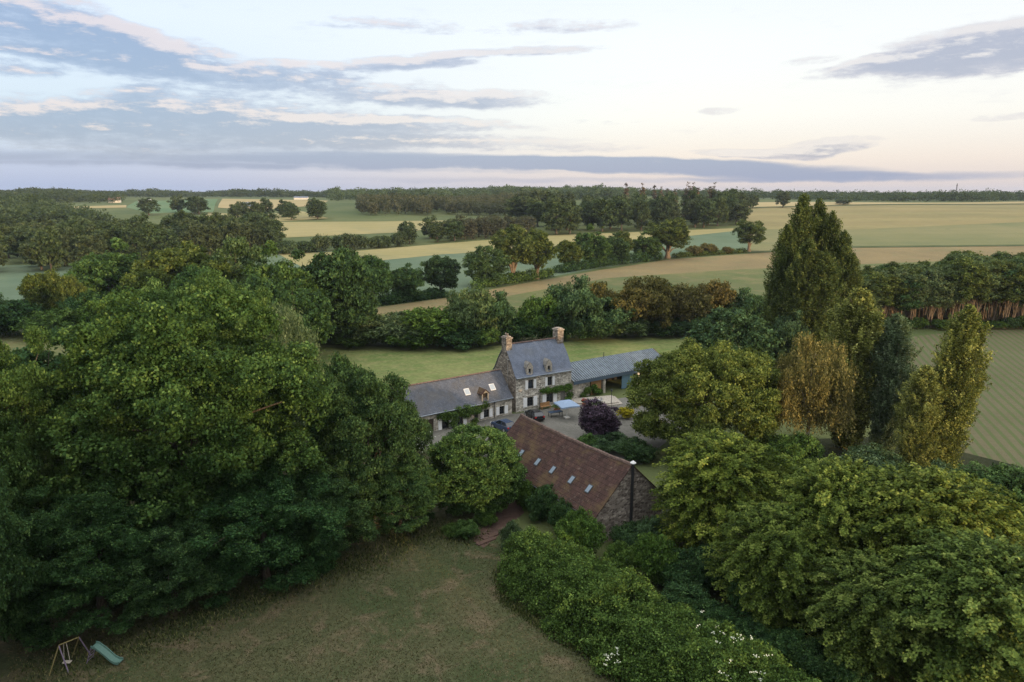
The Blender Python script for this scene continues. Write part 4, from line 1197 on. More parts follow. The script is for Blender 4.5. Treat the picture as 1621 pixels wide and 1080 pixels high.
def car(x, y, rz, paint, label):
    e = empty('parked_car', (x, y, .015), rz, label, 'car')
    # +x forward; body as lofted sections
    secs = [(-2.12, .42, .78, .74, .60), (-2.05, .30, .98, .84, .72), (-1.4, .24, 1.0, .88, .80), (0, .22, .98, .89, .82), (1.2, .24, .94, .88, .80), (1.85, .28, .82, .82, .72), (2.12, .42, .66, .68, .60)]
    mb = MB(); vs = []
    for (sx, zb, zt, wb, wt) in secs:
        vs += [(sx, -wb, zb), (sx, -wb - .02, (zb + zt) / 2), (sx, -wt - .06, zt - .04), (sx, -wt + .08, zt), (sx, wt - .08, zt), (sx, wt + .06, zt - .04), (sx, wb + .02, (zb + zt) / 2), (sx, wb, zb)]
    fs = []
    for i in range(len(secs) - 1):
        for k in range(8):
            fs.append((i * 8 + k, i * 8 + (k + 1) % 8, (i + 1) * 8 + (k + 1) % 8, (i + 1) * 8 + k))
    fs += [tuple(range(8)), tuple(range(len(vs) - 8, len(vs)))[::-1]]
    mb.add(vs, fs).build('body', paint, e, bevel=.03, smooth=False)
    g = MB()
    cab = [(-1.95, .97, .76), (-1.45, 1.42, .62), (.15, 1.44, .62), (.95, .93, .74)]
    vs = []
    for sx, z, wd in cab: vs += [(sx, -wd, z), (sx, wd, z)]
    base = [(-1.9, -.8, .95), (-1.9, .8, .95), (-1.2, -.84, .95), (-1.2, .84, .95), (.2, -.84, .95), (.2, .84, .95), (.95, -.78, .91), (.95, .78, .91)]
    g.add(vs + base, [(0, 1, 3, 2), (2, 3, 5, 4), (4, 5, 7, 6), (0, 2, 10, 8), (2, 4, 12, 10), (4, 6, 14, 12), (1, 9, 11, 3), (3, 11, 13, 5), (5, 13, 15, 7)])
    g.build('windows', M['glass'], e)
    MB().prism([(-1.5, 1.445), (-.6, 1.49), (.15, 1.465), (.15, 1.44), (-1.5, 1.42)], 'y', -.6, .6).build('roof', paint, e, bevel=.02)
    pil = MB()
    for sy in (-1, 1):
        for a, b in (((-1.9, .78, .96), (-1.45, .63, 1.45)), ((-.6, .84, .95), (-.6, .635, 1.45)), ((.95, .76, .93), (.15, .63, 1.455))):
            pil.tube([(a[0], a[1] * sy, a[2]), (b[0], b[1] * sy, b[2])], .035, 6)
    pil.build('pillars', paint, e)
    for sx in (-1.3, 1.32):
        for sy in (-.8, .8):
            wl = MB().tube([(sx, sy - .1, .32), (sx, sy + .1, .32)], .32, 20).build('wheel', M['tyre'], e)
            MB().tube([(sx, sy - .105, .32), (sx, sy + .105, .32)], .2, 14).build('rim', M['steel'], wl)
    for sy in (-.66, .66):
        MB().box(-2.14, -2.0, sy - .13, sy + .13, .72, .92).build('taillight', M['lamp_red'], e)
        MB().box(1.98, 2.10, sy - .14, sy + .14, .58, .72).build('headlight', M['lamp_clear'], e)
    return e
car(3.4, 103.9, rad(112), M['car_dark'], 'black estate car behind the tiled barn ridge near the farmhouse')
car(-1.3, 98.9, rad(128), M['car_blue'], 'dark blue car parked in front of the low wing')

# swing frame and slide under the left trees
na, nb = P(93, 1022, 2.0), P(125, 1009, 2.0)
f1, f2, f3 = P(78, 1070), P(109, 1066), P(114, 1041)
sw = empty('swing_frame', (na[0], na[1], 0), 0, 'rickety swing frame of yellow and mauve poles under the trees', 'swing set')
def rel(p, z): return (p[0] - na[0], p[1] - na[1], z)
f4 = (f3[0] + (f2[0] - f1[0]), f3[1] + (f2[1] - f1[1]))
for i, (f, top) in enumerate(((f1, na), (f2, na), (f3, nb), (f4, nb))):
    MB().tube([rel(f, 0), rel(top, 2.0)], .045, 8).build('leg', M['pole_mauve'] if i in (1, 3) else M['pole_yellow'], sw)
MB().tube([rel(na, 2.02), rel(nb, 2.02)], .045, 8).build('top_bar', M['pole_yellow'], sw)
mx = ((na[0] * .72 + nb[0] * .28), (na[1] * .72 + nb[1] * .28))
st = MB().box(mx[0] - na[0] - .28, mx[0] - na[0] + .28, mx[1] - na[1] - .16, mx[1] - na[1] + .16, .45, .50)
so = st.build('swing_seat', M['rope'], sw)
MB().tube([rel((mx[0] - .22, mx[1]), .5), rel((mx[0] - .1, mx[1] + .05), 1.98)], .022, 6).tube([rel((mx[0] + .22, mx[1]), .5), rel((mx[0] + .1, mx[1] + .05), 1.98)], .022, 6).build('ropes', M['rope'], so)
t0, t1 = P(153, 1022, 1.35), P(186, 1047, .2)
sl_ = empty('garden_slide', (t0[0], t0[1], 0), math.atan2(t1[1] - t0[1], t1[0] - t0[0]), 'pale green plastic slide leaning down onto the lawn', 'slide')
ln = math.hypot(t1[0] - t0[0], t1[1] - t0[1])
cv = [(-.25, 1.35), (0, 1.33), (ln * .35, .95), (ln * .8, .33), (ln, .2), (ln + .25, .2)]
def strip(mb, y0, y1, dz, th):
    top = [(a, b + dz) for a, b in cv]
    mb.prism(top + [(a, b - th) for a, b in top[::-1]], 'y', y0, y1)
ch = MB(); strip(ch, -.26, .26, 0, .04)
ch.build('chute', M['plastic_green'], sl_)
for y in (-.31, .26):
    r_ = MB(); strip(r_, y, y + .05, .14, .2); r_.build('side_rail', M['plastic_green'], sl_)
for y in (-.3, .3):
    MB().tube([(-.75, y, 0), (-.25, y, 1.32)], .03, 8).build('ladder_rail', M['pole_mauve'], sl_)
for k in range(4):
    MB().tube([(-.75 + .5 * (k + .6) / 4.4, -.3, 1.32 * (k + .6) / 4.4), (-.75 + .5 * (k + .6) / 4.4, .3, 1.32 * (k + .6) / 4.4)], .022, 6).build('rung', M['pole_mauve'], sl_)
# garden steps to the patio
for k, (px_, py_) in enumerate(((772, 862), (781, 853), (790, 845))):
    a, b = P(px_ - 14, py_ + 3), P(px_ + 14, py_ - 8)
    stp = MB()
    n = Vector((-(b[1] - a[1]), b[0] - a[0], 0)).normalized() * .5
    stp.prism([a, b, (b[0] + n.x, b[1] + n.y), (a[0] + n.x, a[1] + n.y)], 'z', 0, .14)
    so = stp.build('garden_step', M['patio'], bevel=.02)
    setp(so, ('lowest dark stone step where the lawn meets the patio', 'middle dark stone step between lawn and patio', 'highest dark stone step against the patio paving')[k], 'step', 'steps from lawn to patio')

# short worn grass of the lawn
M['grass'] = leafmat('grass', (.045, .055, .02), (.12, .10, .052), tip=(.19, .15, .085), trans=.2, objvar=0)
R = rg(555)
n = 170000
gp = np.stack([R.uniform(-45, 14, n), 36 + 46 * R.random(n) ** 1.3], 1)
ok = (gp[:, 0] < 1.5 + (60 - gp[:, 1]) * .62) & (np.abs(gp[:, 0]) < gp[:, 1] * .8) & (gp[:, 1] < 72 + gp[:, 0] * .2)
gp = gp[ok]; n = len(gp)
ga = R.uniform(0, 6.28, n); gh = R.uniform(.04, .11, n); gw = R.uniform(.025, .06, n)
lean = R.normal(0, .06, (n, 2))
g0 = np.stack([gp[:, 0], gp[:, 1], np.full(n, .006)], 1)
gd = np.stack([np.cos(ga) * gw, np.sin(ga) * gw, np.zeros(n)], 1)
gt = g0 + np.stack([lean[:, 0], lean[:, 1], gh], 1)
Vg = np.stack([g0 - gd, g0 + gd, gt], 1).reshape(-1, 3)
patchv = .5 + .25 * np.sin(gp[:, 0] * .5 + np.sin(gp[:, 1] * .31) * 2) + .25 * np.sin(gp[:, 1] * .43 + gp[:, 0] * .17)
setp(link('lawn_grass', mesh_np('lawn_grass', Vg, np.arange(n * 3).reshape(-1, 3), [M['grass']], tint=np.clip(R.random(n) * .7 + patchv * .3, 0, 1))), kind='stuff')
# longer uncut grass and litter where the lawn meets the trees and hedge
R = rg(556)
edge = [P(60, 1062), P(250, 1010), P(400, 945), P(500, 908), P(590, 890), P(665, 842), P(745, 850)]
edge2 = [P(788, 905), P(800, 950), P(850, 985), P(920, 1030), P(990, 1085)]
pts = []
for ed, cnt, sp in ((edge, 9000, 1.3), (edge2, 4000, .35)):
    for _ in range(cnt):
        k = int(R.integers(len(ed) - 1)); t = R.random()
        pts.append((ed[k][0] + (ed[k + 1][0] - ed[k][0]) * t + R.normal(0, sp), ed[k][1] + (ed[k + 1][1] - ed[k][1]) * t + R.normal(0, sp)))
gp = np.array(pts); n = len(gp)
ga = R.uniform(0, 6.28, n); gh = R.uniform(.10, .34, n); gw = R.uniform(.03, .07, n)
g0 = np.stack([gp[:, 0], gp[:, 1], np.full(n, .006)], 1)
gd = np.stack([np.cos(ga) * gw, np.sin(ga) * gw, np.zeros(n)], 1)
gt = g0 + np.stack([R.normal(0, .12, n), R.normal(0, .12, n), gh], 1)
M['grass_long'] = leafmat('grass_long', (.03, .05, .015), (.09, .11, .036), tip=(.17, .15, .07), trans=.2, objvar=0)
setp(link('long_grass', mesh_np('long_grass', np.stack([g0 - gd, g0 + gd, gt], 1).reshape(-1, 3), np.arange(n * 3).reshape(-1, 3), [M['grass_long']], tint=R.random(n))), kind='stuff')
# ------------------------------------------------------------------ near trees, left mass
tree('oak0', 300, 478, 63, 400, 'oak_tree', 'huge spreading oak with yellow-lit crown top, biggest of the left-hand trees')
tree('oakl2', 318, 436, 82, 250, 'oak_tree', 'bright yellow-green crown just behind the top of the huge oak')
tree('oak1', 25, 528, 58, 250, 'oak_tree', 'green oak cut by the picture edge beside the huge oak')
tree('oakd1', -140, 640, 44, 290, 'oak_tree', 'dark oak in the lower picture corner above the swing frame')
tree('oakd0', 150, 770, 52.5, 250, 'oak_tree', 'dark low-branched oak directly behind the green slide')
tree('ash1', 270, 820, 53.5, 170, 'ash_tree', 'low dark ash pressed between green slide tree and earth edge')
tree('ash0', 415, 745, 58, 215, 'ash_tree', 'dark ash with boughs overhanging the bare earth lawn edge')
tree('ash0', 632, 728, 67.5, 122, 'ash_tree', 'low dark young ash between dense dark ash and round bright tree')
tree('ash1', 584, 584, 69, 178, 'ash_tree', 'dense dark green ash beside the low wing, next to the round tree')
tree('ash0', 505, 735, 62.5, 165, 'ash_tree', 'smaller blue-green ash filling the gap before the dense dark ash')
tree('round0', 752, 680, 72, 148, 'hornbeam', 'neat round bright green tree hiding the foot of the low wing')
tree('birch1', 456, 478, 84, 92, 'weeping_birch', 'slender weeping birch trailing grey-green twigs behind the huge oak')
tree('ash1', 470, 560, 88, 130, 'ash_tree', 'dark green tree under the weeping birch at the meadow corner')
tree('bush1', 560, 575, 92, 100, 'laurel', 'dark leafy shrub at the wing end of the meadow', 'shrub')
tree('mid3', 70, 538, 82, 170, 'oak_tree', 'green tree in the gap behind the edge oak')
tree('mid0', 200, 520, 98, 160, 'oak_tree', 'low olive tree peeping over the shoulder of the huge oak')
# small shrubs round the round tree
tree('bushl2', 738, 826, 65.5, 38, 'shrub', 'small yellow-green shrub at the foot of the round tree', 'shrub')
tree('bush3', 716, 832, 66, 34, 'shrub', 'low dull green shrub between dark ash and round tree foot', 'shrub')
tree('bush3', 768, 812, 68.5, 36, 'shrub', 'leafy shrub at the patio edge under the round tree', 'shrub')
e = tree('bush0', 664, 668, 88, 40, 'elder_bush', 'elder bush with white blossom by the dark wing door', 'shrub')
# behind the left mass
BK = [('mid0', 178, 390, 196, 108, 'broad olive oak with open crown before the pale wheat field'), ('mid2', 276, 383, 190, 120, 'brown-olive oak right of the open-crowned oak'),
      ('mid2', 345, 404, 176, 90, 'olive tree tucked between brown-olive oak and silvery crown'), ('midf4', 376, 382, 186, 84, 'light green tree with silvery rounded crown against the far wood'),
      ('mid1', 402, 438, 124, 120, 'dark green tree just above the bright yellow-green crown'), ('mid0', 446, 400, 152, 110, 'green oak above the weeping birch top'),
      ('mid3', 492, 404, 163, 100, 'dark oak forming the lit shoulder beside the largest dark oak'), ('mid1', 540, 394, 158, 110, 'largest dark oak standing at the corner of the meadow'),
      ('mid3', 470, 450, 140, 110, 'dark tree filling the space below the lit oak shoulder'), ('mid3', 560, 450, 156, 80, 'dark low-branched tree against the largest dark oak'),
      ('mid1', 420, 470, 112, 110, 'dark bushy tree right behind the huge oak'), ('mid2', 236, 420, 176, 80, 'brownish small oak under the two olive oaks'),
      ('mid1', 320, 420, 150, 90, 'dark tree hidden low behind the yellow-green crown')]
for k_, px, pt, y, wd, lb in BK: tree(k_, px, pt, y, wd, 'field_oak', lb)
tree('mid2', 66, 424, 174, 62, 'willow_tree', 'thin upright twin tree, wider of the pair before the wheat field', sq=.8)
tree('mid2', 108, 428, 174, 48, 'willow_tree', 'thin upright twin tree, narrower of the pair before the wheat field', sq=.8)
for i, (px, pt, y, wd, kk) in enumerate([(15, 480, 168, 100, 'bush1'), (75, 492, 166, 90, 'bush3'), (130, 470, 172, 80, 'bush1'), (-40, 470, 175, 100, 'bush1'), (180, 470, 170, 90, 'bush3'), (250, 470, 165, 90, 'bush1')]):
    tree(kk, px, pt, y, wd, 'hedge_shrub', 'dark shrub in the old hedge below the upright twin trees', 'shrub', 'shrubs of the hedge below the twin trees')

# hedgerow across the middle
HR_ = [('mid1', 590, 404, 483, 64, 'dark round-topped tree at the low end of the hedgerow'), ('mid3', 641, 420, 477, 52, 'small leafy tree second from the low end of the hedgerow'),
       ('mid1', 697, 405, 469, 60, 'lopsided dark tree with flat crown in the hedgerow'), ('midf4', 768, 392, 452, 62, 'bushy green tree touching the two big pollards'),
       ('pollard0', 812, 362, 447, 66, 'big dense pollard oak on the left of the joined pair'), ('pollard1', 850, 364, 442, 58, 'big dense pollard oak on the right of the joined pair'),
       ('mid2', 901, 378, 428, 40, 'slim ragged tree after the gap beside the pollards'), ('mid0', 938, 362, 423, 54, 'tall green tree in the thick middle of the hedgerow'),
       ('mid3', 975, 372, 418, 50, 'dark green tree leaning into the tall green hedgerow tree'), ('pollard1', 986, 366, 416, 30, 'small ball-headed tree rising above the hedgerow'),
       ('mid0', 1022, 370, 412, 48, 'green tree beside the golden umbrella-shaped tree'), ('pollard0', 1058, 349, 409, 66, 'golden-green umbrella-shaped tree with bare orange-lit trunk'),
       ('pollard1', 1187, 349, 399, 44, 'lone leaning tree with bare trunk before the tan slope')]
for k_, px, pt, pb_, wd, lb in HR_:
    x_, y_ = P(px, pb_)
    tree(k_, px, pt, y_, wd, 'hedgerow_tree', lb)
def hedge(name, pts, hgt, half, n, leafk, size, label, seed, lob=1.0, group=None):
    R = rg(seed)
    pts = [P(*p) for p in pts]
    L = []
    for (xa, ya), (xb, yb) in zip(pts[:-1], pts[1:]):
        d_ = math.hypot(xb - xa, yb - ya)
        for i in range(max(1, int(d_ / (half * .9)))):
            t = (i + R.uniform(0, 1)) / max(1, int(d_ / (half * .9)))
            h = hgt * R.uniform(.6, 1.15)
            r = half * R.uniform(.7, 1.2)
            x, y = xa + (xb - xa) * t, ya + (yb - ya) * t
            L.append((x, y, float(tz(x, y)) + h * .45, r, r, h * .6))
    x0, y0, z0 = L[0][0], L[0][1], float(tz(L[0][0], L[0][1]))
    L = [(a - x0, b - y0, c - z0, d, e, f) for a, b, c, d, e, f in L]
    V, F, T = leaves(R, L, n, size, per=12, sub=size * .8, low=.7, zmin=-50)
    V[:, 2] = np.maximum(V[:, 2], tz(V[:, 0] + x0, V[:, 1] + y0) - z0 + .02)
    o = link(name, mesh_np(name, V, F, [M[leafk]], tint=T))
    o.location = (x0, y0, z0)
    return setp(o, label, 'hedge', group)
hedge('low_hedge', [(600, 484), (640, 478), (700, 470)], 3.0, 1.8, 9000, 'leaf_dark', .6, 'low dark hedge under the small trees at the low hedgerow end', 1)
hedge('low_hedge', [(752, 458), (800, 450), (870, 438)], 3.6, 2.0, 9000, 'leaf_hedge', .6, 'low green hedge round the trunks of the two big pollards', 2)
hedge('low_hedge', [(885, 432), (960, 421), (1045, 411)], 4.4, 2.2, 14000, 'leaf_dark', .65, 'tangled hedge beneath the thick middle of the hedgerow', 3)
hedge('low_hedge', [(1066, 408), (1120, 404), (1180, 400)], 2.2, 1.6, 7000, 'leaf_olive', .6, 'clipped low hedge running to the lone leaning tree', 4)
for px, pt, pb_, wd, lb in ((1098, 390, 405, 26, 'rounded brown-green bush on the clipped hedge nearer the golden tree'), (1122, 386, 403, 28, 'rounded orange-tinged bush on the clipped hedge nearer the lone tree'), (1152, 391, 402, 18, 'small dark bush at the foot of the lone leaning tree')):
    x_, y_ = P(px, pb_)
    tree('busho3', px, pt, y_, wd, 'hedge_bush', lb, 'shrub')

# scrub belt beyond the meadow
SB = [(530, 520, 548, 80, 'bush1'), (575, 505, 552, 100, 'bush0'), (628, 500, 553, 110, 'bush0'), (690, 488, 553, 110, 'bush3'), (742, 462, 551, 84, 'bush0'), (778, 470, 548, 80, 'bush2'),
      (725, 515, 556, 90, 'bush1'), (650, 522, 558, 80, 'bush3'), (815, 505, 547, 70, 'bush1'), (852, 470, 545, 70, 'bush3'), (905, 448, 542, 90, 'bush2'), (955, 480, 541, 90, 'bush2'), (872, 505, 545, 60, 'bush1'),
      (928, 505, 541, 70, 'bush1'), (985, 500, 539, 80, 'bush0'), (1045, 505, 537, 80, 'bush1'), (1102, 500, 534, 90, 'bush2'), (1150, 490, 531, 80, 'bush1'), (1190, 465, 530, 80, 'bush2'), (1208, 500, 538, 70, 'bush3'), (560, 530, 556, 60, 'bush3'), (760, 520, 555, 60, 'bush3')]
for px, pt, pb_, wd, kk in SB:
    x_, y_ = P(px, pb_)
    tree(kk, px, pt, y_ + 4, wd, 'scrub_bush', 'tangled green willow scrub at the far edge of the meadow', 'shrub', 'scrub bushes beyond the meadow')
tree('busho0', 1016, 443, 168, 96, 'willow_thicket', 'orange-lit willow thicket, fullest in the scrub belt', 'shrub')
tree('busho3', 1082, 452, 172, 90, 'willow_thicket', 'brown-orange willow thicket next to the fullest orange one', 'shrub')
tree('busho3', 1130, 446, 176, 70, 'willow_thicket', 'brown-orange thicket at the poplar end of the scrub', 'shrub')
tree('busho0', 950, 452, 172, 70, 'willow_thicket', 'olive and orange thicket on the pollard side of the scrub', 'shrub')

# right-hand trees
tree('round1', 1122, 549, 89, 228, 'lime_tree', 'big dome-shaped olive-green lime between courtyard and rusty birch')
tree('midb4', 1152, 494, 124, 112, 'field_maple', 'blue-green bushy maple at the end of the metal-roofed barn')
tree('bushl2', 1222, 585, 110, 70, 'shrub', 'light green shrub between the dome-shaped lime and tall poplars', 'shrub')
tree('layer0', 1140, 686, 63, 216, 'chestnut_tree', 'yellow-green chestnut with tiered boughs right of the tiled barn')
tree('layer0', 1330, 728, 54, 230, 'beech_tree', 'olive-gold beech with feathery boughs below the rusty birch')
tree('layerg0', 1230, 800, 52, 200, 'beech_tree', 'green drooping beech above the shadowy hedge gap')
tree('layer1', 1470, 745, 51, 300, 'beech_tree', 'broad gold-tipped beech filling the lower right of the picture')
tree('layer2', 1600, 742, 56, 230, 'beech_tree', 'gold-green beech cut by the right picture edge')
tree('layero1', 1560, 860, 42, 330, 'beech_tree', 'nearest green beech in the bottom right corner')
tree('layerg0', 1380, 880, 46, 230, 'beech_tree', 'green beech behind the far end of the garden hedge')
tree('birch0', 1284, 538, 88, 128, 'weeping_birch', 'rust-coloured weeping birch with pale stems')
tree('poplar0', 1350, 458, 91, 90, 'poplar_tree', 'golden column poplar standing behind the rusty birch', tilt=(0, 0))
tree('poplars1', 1408, 498, 88, 64, 'poplar_tree', 'silver-green column poplar, slimmest of the near poplars')
tree('poplar2', 1500, 484, 80, 76, 'poplar_tree', 'golden leaning poplar next to the row crop field', tilt=(0, .06), rz=0.0)
tree('poplar1', 1455, 580, 79, 64, 'poplar_tree', 'shorter golden poplar against the leaning one')
tree('bushs1', 1395, 722, 75, 130, 'willow_shrub', 'silvery willow shrub beneath the near poplars', 'shrub')
tree('bushs1', 1505, 742, 70, 90, 'willow_shrub', 'silvery shrub at the foot of the golden leaning poplar', 'shrub')
tree('bush3', 1250, 690, 80, 90, 'shrub', 'dark green shrub below the rusty birch', 'shrub')
for i, (px, pt, wd, yy) in enumerate([(1262, 308, 54, 146), (1287, 316, 50, 148), (1238, 356, 50, 144), (1308, 335, 46, 145), (1328, 366, 44, 143), (1343, 402, 40, 141), (1226, 428, 40, 146), (1272, 380, 60, 138), (1300, 400, 56, 137)]):
    tree('lombardy%d' % (i % 3), px, pt, yy, wd, 'lombardy_poplar', ('tallest peak of the dark poplar clump', 'tall poplar right against the tallest peak of the clump', 'dark poplar on the stubble field flank of the clump', 'poplar with feathered top on the copse side of the peak', 'poplar stepping down the copse side of the clump', 'lowest outer poplar of the clump on the copse side', 'lowest outer poplar of the clump beside the scrub belt', 'front poplar of the clump under its tallest peak', 'front poplar of the clump on the copse side')[i])
tree('bush2', 1248, 500, 136, 66, 'shrub', 'round blue-green bush at the foot of the dark poplar clump', 'shrub')
tree('bush1', 1215, 520, 140, 66, 'shrub', 'dark bush between scrub belt and poplar clump', 'shrub')
RC = random.Random(9)
for i in range(95):
    rowi = i % 5
    px = 1372 + (i // 5) * 15.2 + RC.uniform(-6, 6)
    y_ = 178 + rowi * 4.4 + RC.uniform(-1.3, 1.3)
    H_ = RC.uniform(13.2, 15.5) + (2.2 if px > 1500 else 0) + (-1.6 if px < 1400 else 0)
    plant('copse%d' % RC.choice((0, 0, 1, 2, 1)), X_at(px, y_, 4), y_, RC.uniform(3.1, 4.3), H_, 'copse_tree', 'slender bare-stemmed tree in the dense copse beyond the row crop', 'tree', 'trees of the bare-stemmed copse')

for i in range(15):
    plant('bush1', X_at(1378 + i * 19, 203, 4) + RC.uniform(-1, 1), 203 + RC.uniform(-2, 2), RC.uniform(3, 4.2), RC.uniform(6, 9), 'undergrowth_shrub', 'dark tall shrub filling the back of the bare-stemmed copse', 'shrub', 'shrubs at the back of the copse')
# garden centre
tree('plum', 948, 637, 94, 62, 'purple_plum', 'dark purple-leaved plum tree on the courtyard')
tree('bush2', 968, 690, 90.5, 70, 'shrub', 'blue-green shrub at the foot of the purple plum', 'shrub')
tree('bushl2', 930, 688, 90, 32, 'shrub', 'yellow-green shrub between courtyard gravel and purple plum', 'shrub')
tree('bushg0', 990, 645, 104, 26, 'broom_bush', 'bright yellow flowering bush beside the dome-shaped lime', 'shrub')
tree('bush1', 1010, 700, 86, 60, 'shrub', 'dark shrub behind the tiled barn ridge below the lime', 'shrub')
tree('bush1', 858, 772, 69.5, 50, 'shrub', 'dark climbing shrub against the tiled barn eaves', 'shrub')
tree('bush1', 896, 798, 66, 50, 'shrub', 'dark glossy shrub under the gutter of the tiled barn', 'shrub')
tree('bush3', 832, 762, 72, 36, 'shrub', 'leafy shrub beside the patio under the barn eaves', 'shrub')
tree('bush3', 916, 818, 61.5, 74, 'shrub', 'yellow-green shrub at the near corner of the tiled barn', 'shrub')
tree('bushs1', 808, 826, 63, 34, 'shrub', 'silvery shrub at the patio end of the garden hedge', 'shrub')
tree('bush1', 1000, 838, 62.5, 70, 'shrub', 'dark green shrub against the tiled barn gable', 'shrub')
tree('bush2', 1030, 822, 63, 56, 'shrub', 'blue-green shrub right of the black flue', 'shrub')
tree('bush3', 985, 868, 58.5, 60, 'shrub', 'low mixed shrub between gable and garden hedge', 'shrub')
tree('bush1', 1075, 880, 56, 90, 'shrub', 'dark shrub under the tiered chestnut boughs', 'shrub')

for i, (px, pt, yy, wd, kk) in enumerate([(1040, 850, 57, 70, 'bush3'), (1085, 925, 53, 80, 'bush1'), (1135, 960, 50, 76, 'bush1'), (1185, 985, 48, 76, 'bush1'), (1240, 1005, 46, 84, 'bush1'), (1290, 1030, 44, 84, 'bush1'), (1345, 1052, 42, 84, 'bush1'), (1110, 870, 56, 80, 'bush1'), (1190, 900, 52, 80, 'bush1')]):
    tree(kk, px, pt, yy, wd, 'undergrowth_shrub', 'dark shrub in the shadowy gap between garden hedge and beeches', 'shrub', 'shrubs between hedge and beeches')
for i in range(10):
    px = 1376 + i * 28 + RC.uniform(-6, 6)
    tree(RC.choice(('bush1', 'bush3')), px, RC.uniform(502, 509), RC.uniform(173, 177), RC.uniform(24, 36), 'undergrowth_shrub', 'low green shrub along the foot of the bare-stemmed copse', 'shrub', 'shrubs along the foot of the copse')
# climbing plants
def vine(name, segs, n, label, parent_frame, seed, y=-.2):
    """ segs: (x0,x1,z0,z1) in the facade's own frame """
    R = rg(seed)
    L = []
    for x0, x1, z0, z1 in segs:
        k = max(2, int((x1 - x0) * 1.6))
        for i in range(k):
            L.append((x0 + (x1 - x0) * (i + R.uniform(0, 1)) / k, y + R.uniform(-.12, .1), R.uniform(z0, z1), R.uniform(.35, .6), .28, R.uniform(.3, .5)))
    V, F, T = leaves(R, L, n, .2, per=10, sub=.16, zmin=-.3, low=.3)
    V[:, 1] = np.minimum(V[:, 1], -.012)
    o = link(name, mesh_np(name, V, F, [M['leaf_vine']], tint=T))
    o.location = parent_frame.location; o.rotation_euler = parent_frame.rotation_euler
    return setp(o, label, 'climber')
vine('wisteria', [(-13.6, -5.6, 1.5, 2.6), (-12.5, -6.0, 2.0, 3.0), (-11.3, -10.4, .2, 2.0), (-8.6, -7.0, .2, 2.0), (-5.9, -4.6, 1.9, 2.6)], 9000, 'thick green wisteria spilling over the low wing wall', wing, 201, y=-.3)
vine('grapevine', [(4.8, 10.4, 2.45, 2.95), (7.5, 10.6, 2.6, 3.2), (9.9, 10.6, .2, 2.6)], 4200, 'grapevine trained between the storeys of the tall farmhouse', house, 202)
vine('ivy', [(1.6, 3.4, .2, 2.3)], 2400, 'round clump of ivy on the barn wall next to the farmhouse', barn, 203, y=-.1)
vine('ivy', [(4.3, 6.2, .2, 2.4)], 2600, 'ivy on the timber screen of the metal-roofed barn', barn, 204, y=-.15)

# big garden hedge in the foreground
R = rg(300)
path = [(1.0, 59.8), (4.2, 56.0), (7.0, 52.0), (10.0, 47.6), (13.2, 43.4), (16.5, 39.4), (20, 35.5)]
L = []
seg = [math.hypot(b[0] - a[0], b[1] - a[1]) for a, b in zip(path[:-1], path[1:])]
tot_l = sum(seg)
u_ = 0.0
while u_ < tot_l:
    q, k = u_, 0
    while k < len(seg) - 1 and q > seg[k]: q -= seg[k]; k += 1
    t = q / seg[k]
    cx_, cy_ = path[k][0] + (path[k + 1][0] - path[k][0]) * t, path[k][1] + (path[k + 1][1] - path[k][1]) * t
    end = min(1.0, .45 + u_ / 5.0)                       # rounded garden end
    Wl, Wr = 3.5 * end, (3.7 + u_ * .045) * end
    Hh = (3.5 + .35 * math.sin(u_ * .62 + 1.0) + .2 * math.sin(u_ * 1.7)) * (.75 + .25 * end)
    for s in np.arange(-1.0, 1.01, .17):
        sj = s + R.normal(0, .05)
        wv_ = (Wl if sj < 0 else Wr) * (1 + .07 * math.sin(u_ * 1.1 + s * 3) + R.normal(0, .03))
        hz_ = Hh * max(0.12, 1 - abs(sj) ** 3.2) * R.uniform(.93, 1.05)
        r = R.uniform(.6, 1.0)
        x, y = cx_ + .82 * sj * wv_ + R.normal(0, .15), cy_ + .57 * sj * wv_ + R.normal(0, .15)
        L.append((x, y, max(hz_ - r * .6, .45), r, r, r * .85))
        if abs(sj) > .8: L.append((x, y, max(hz_ * .45, .4), r, r, r))
        if abs(sj) < .7: L.append((cx_ + .82 * sj * wv_, cy_ + .57 * sj * wv_, hz_ * .45, 1.1, 1.1, hz_ * .4))
    u_ += .75
hx, hy = 9.0, 49.0
L = [(a - hx, b - hy, c, d, e_, f) for a, b, c, d, e_, f in L]
V, F, T = leaves(R, refine(R, L + [L[0]], 2, .5), 230000, .17, per=14, sub=.17, up=.3, low=.4, rnd=.85, asp=.7, cut=.8, inner=.05)
ho = empty('garden_hedge', (hx, hy, 0), 0, 'long billowing garden hedge along the lawn with white elder blossom', 'hedge')
link('foliage', mesh_np('garden_hedge_foliage', V, F, [M['leaf_hedge']], tint=T), ho)
st = MB()
for i in range(26):
    q = L[int(R.integers(len(L)))]
    st.tube([(q[0] + R.normal(0, .3), q[1] + R.normal(0, .3), 0), (q[0], q[1], q[2] * .6), (q[0] + R.normal(0, .3), q[1] + R.normal(0, .3), q[2])], [.05, .035, .015], 5)
st.build('stems', M['bark'], ho)
LA = np.array(L)
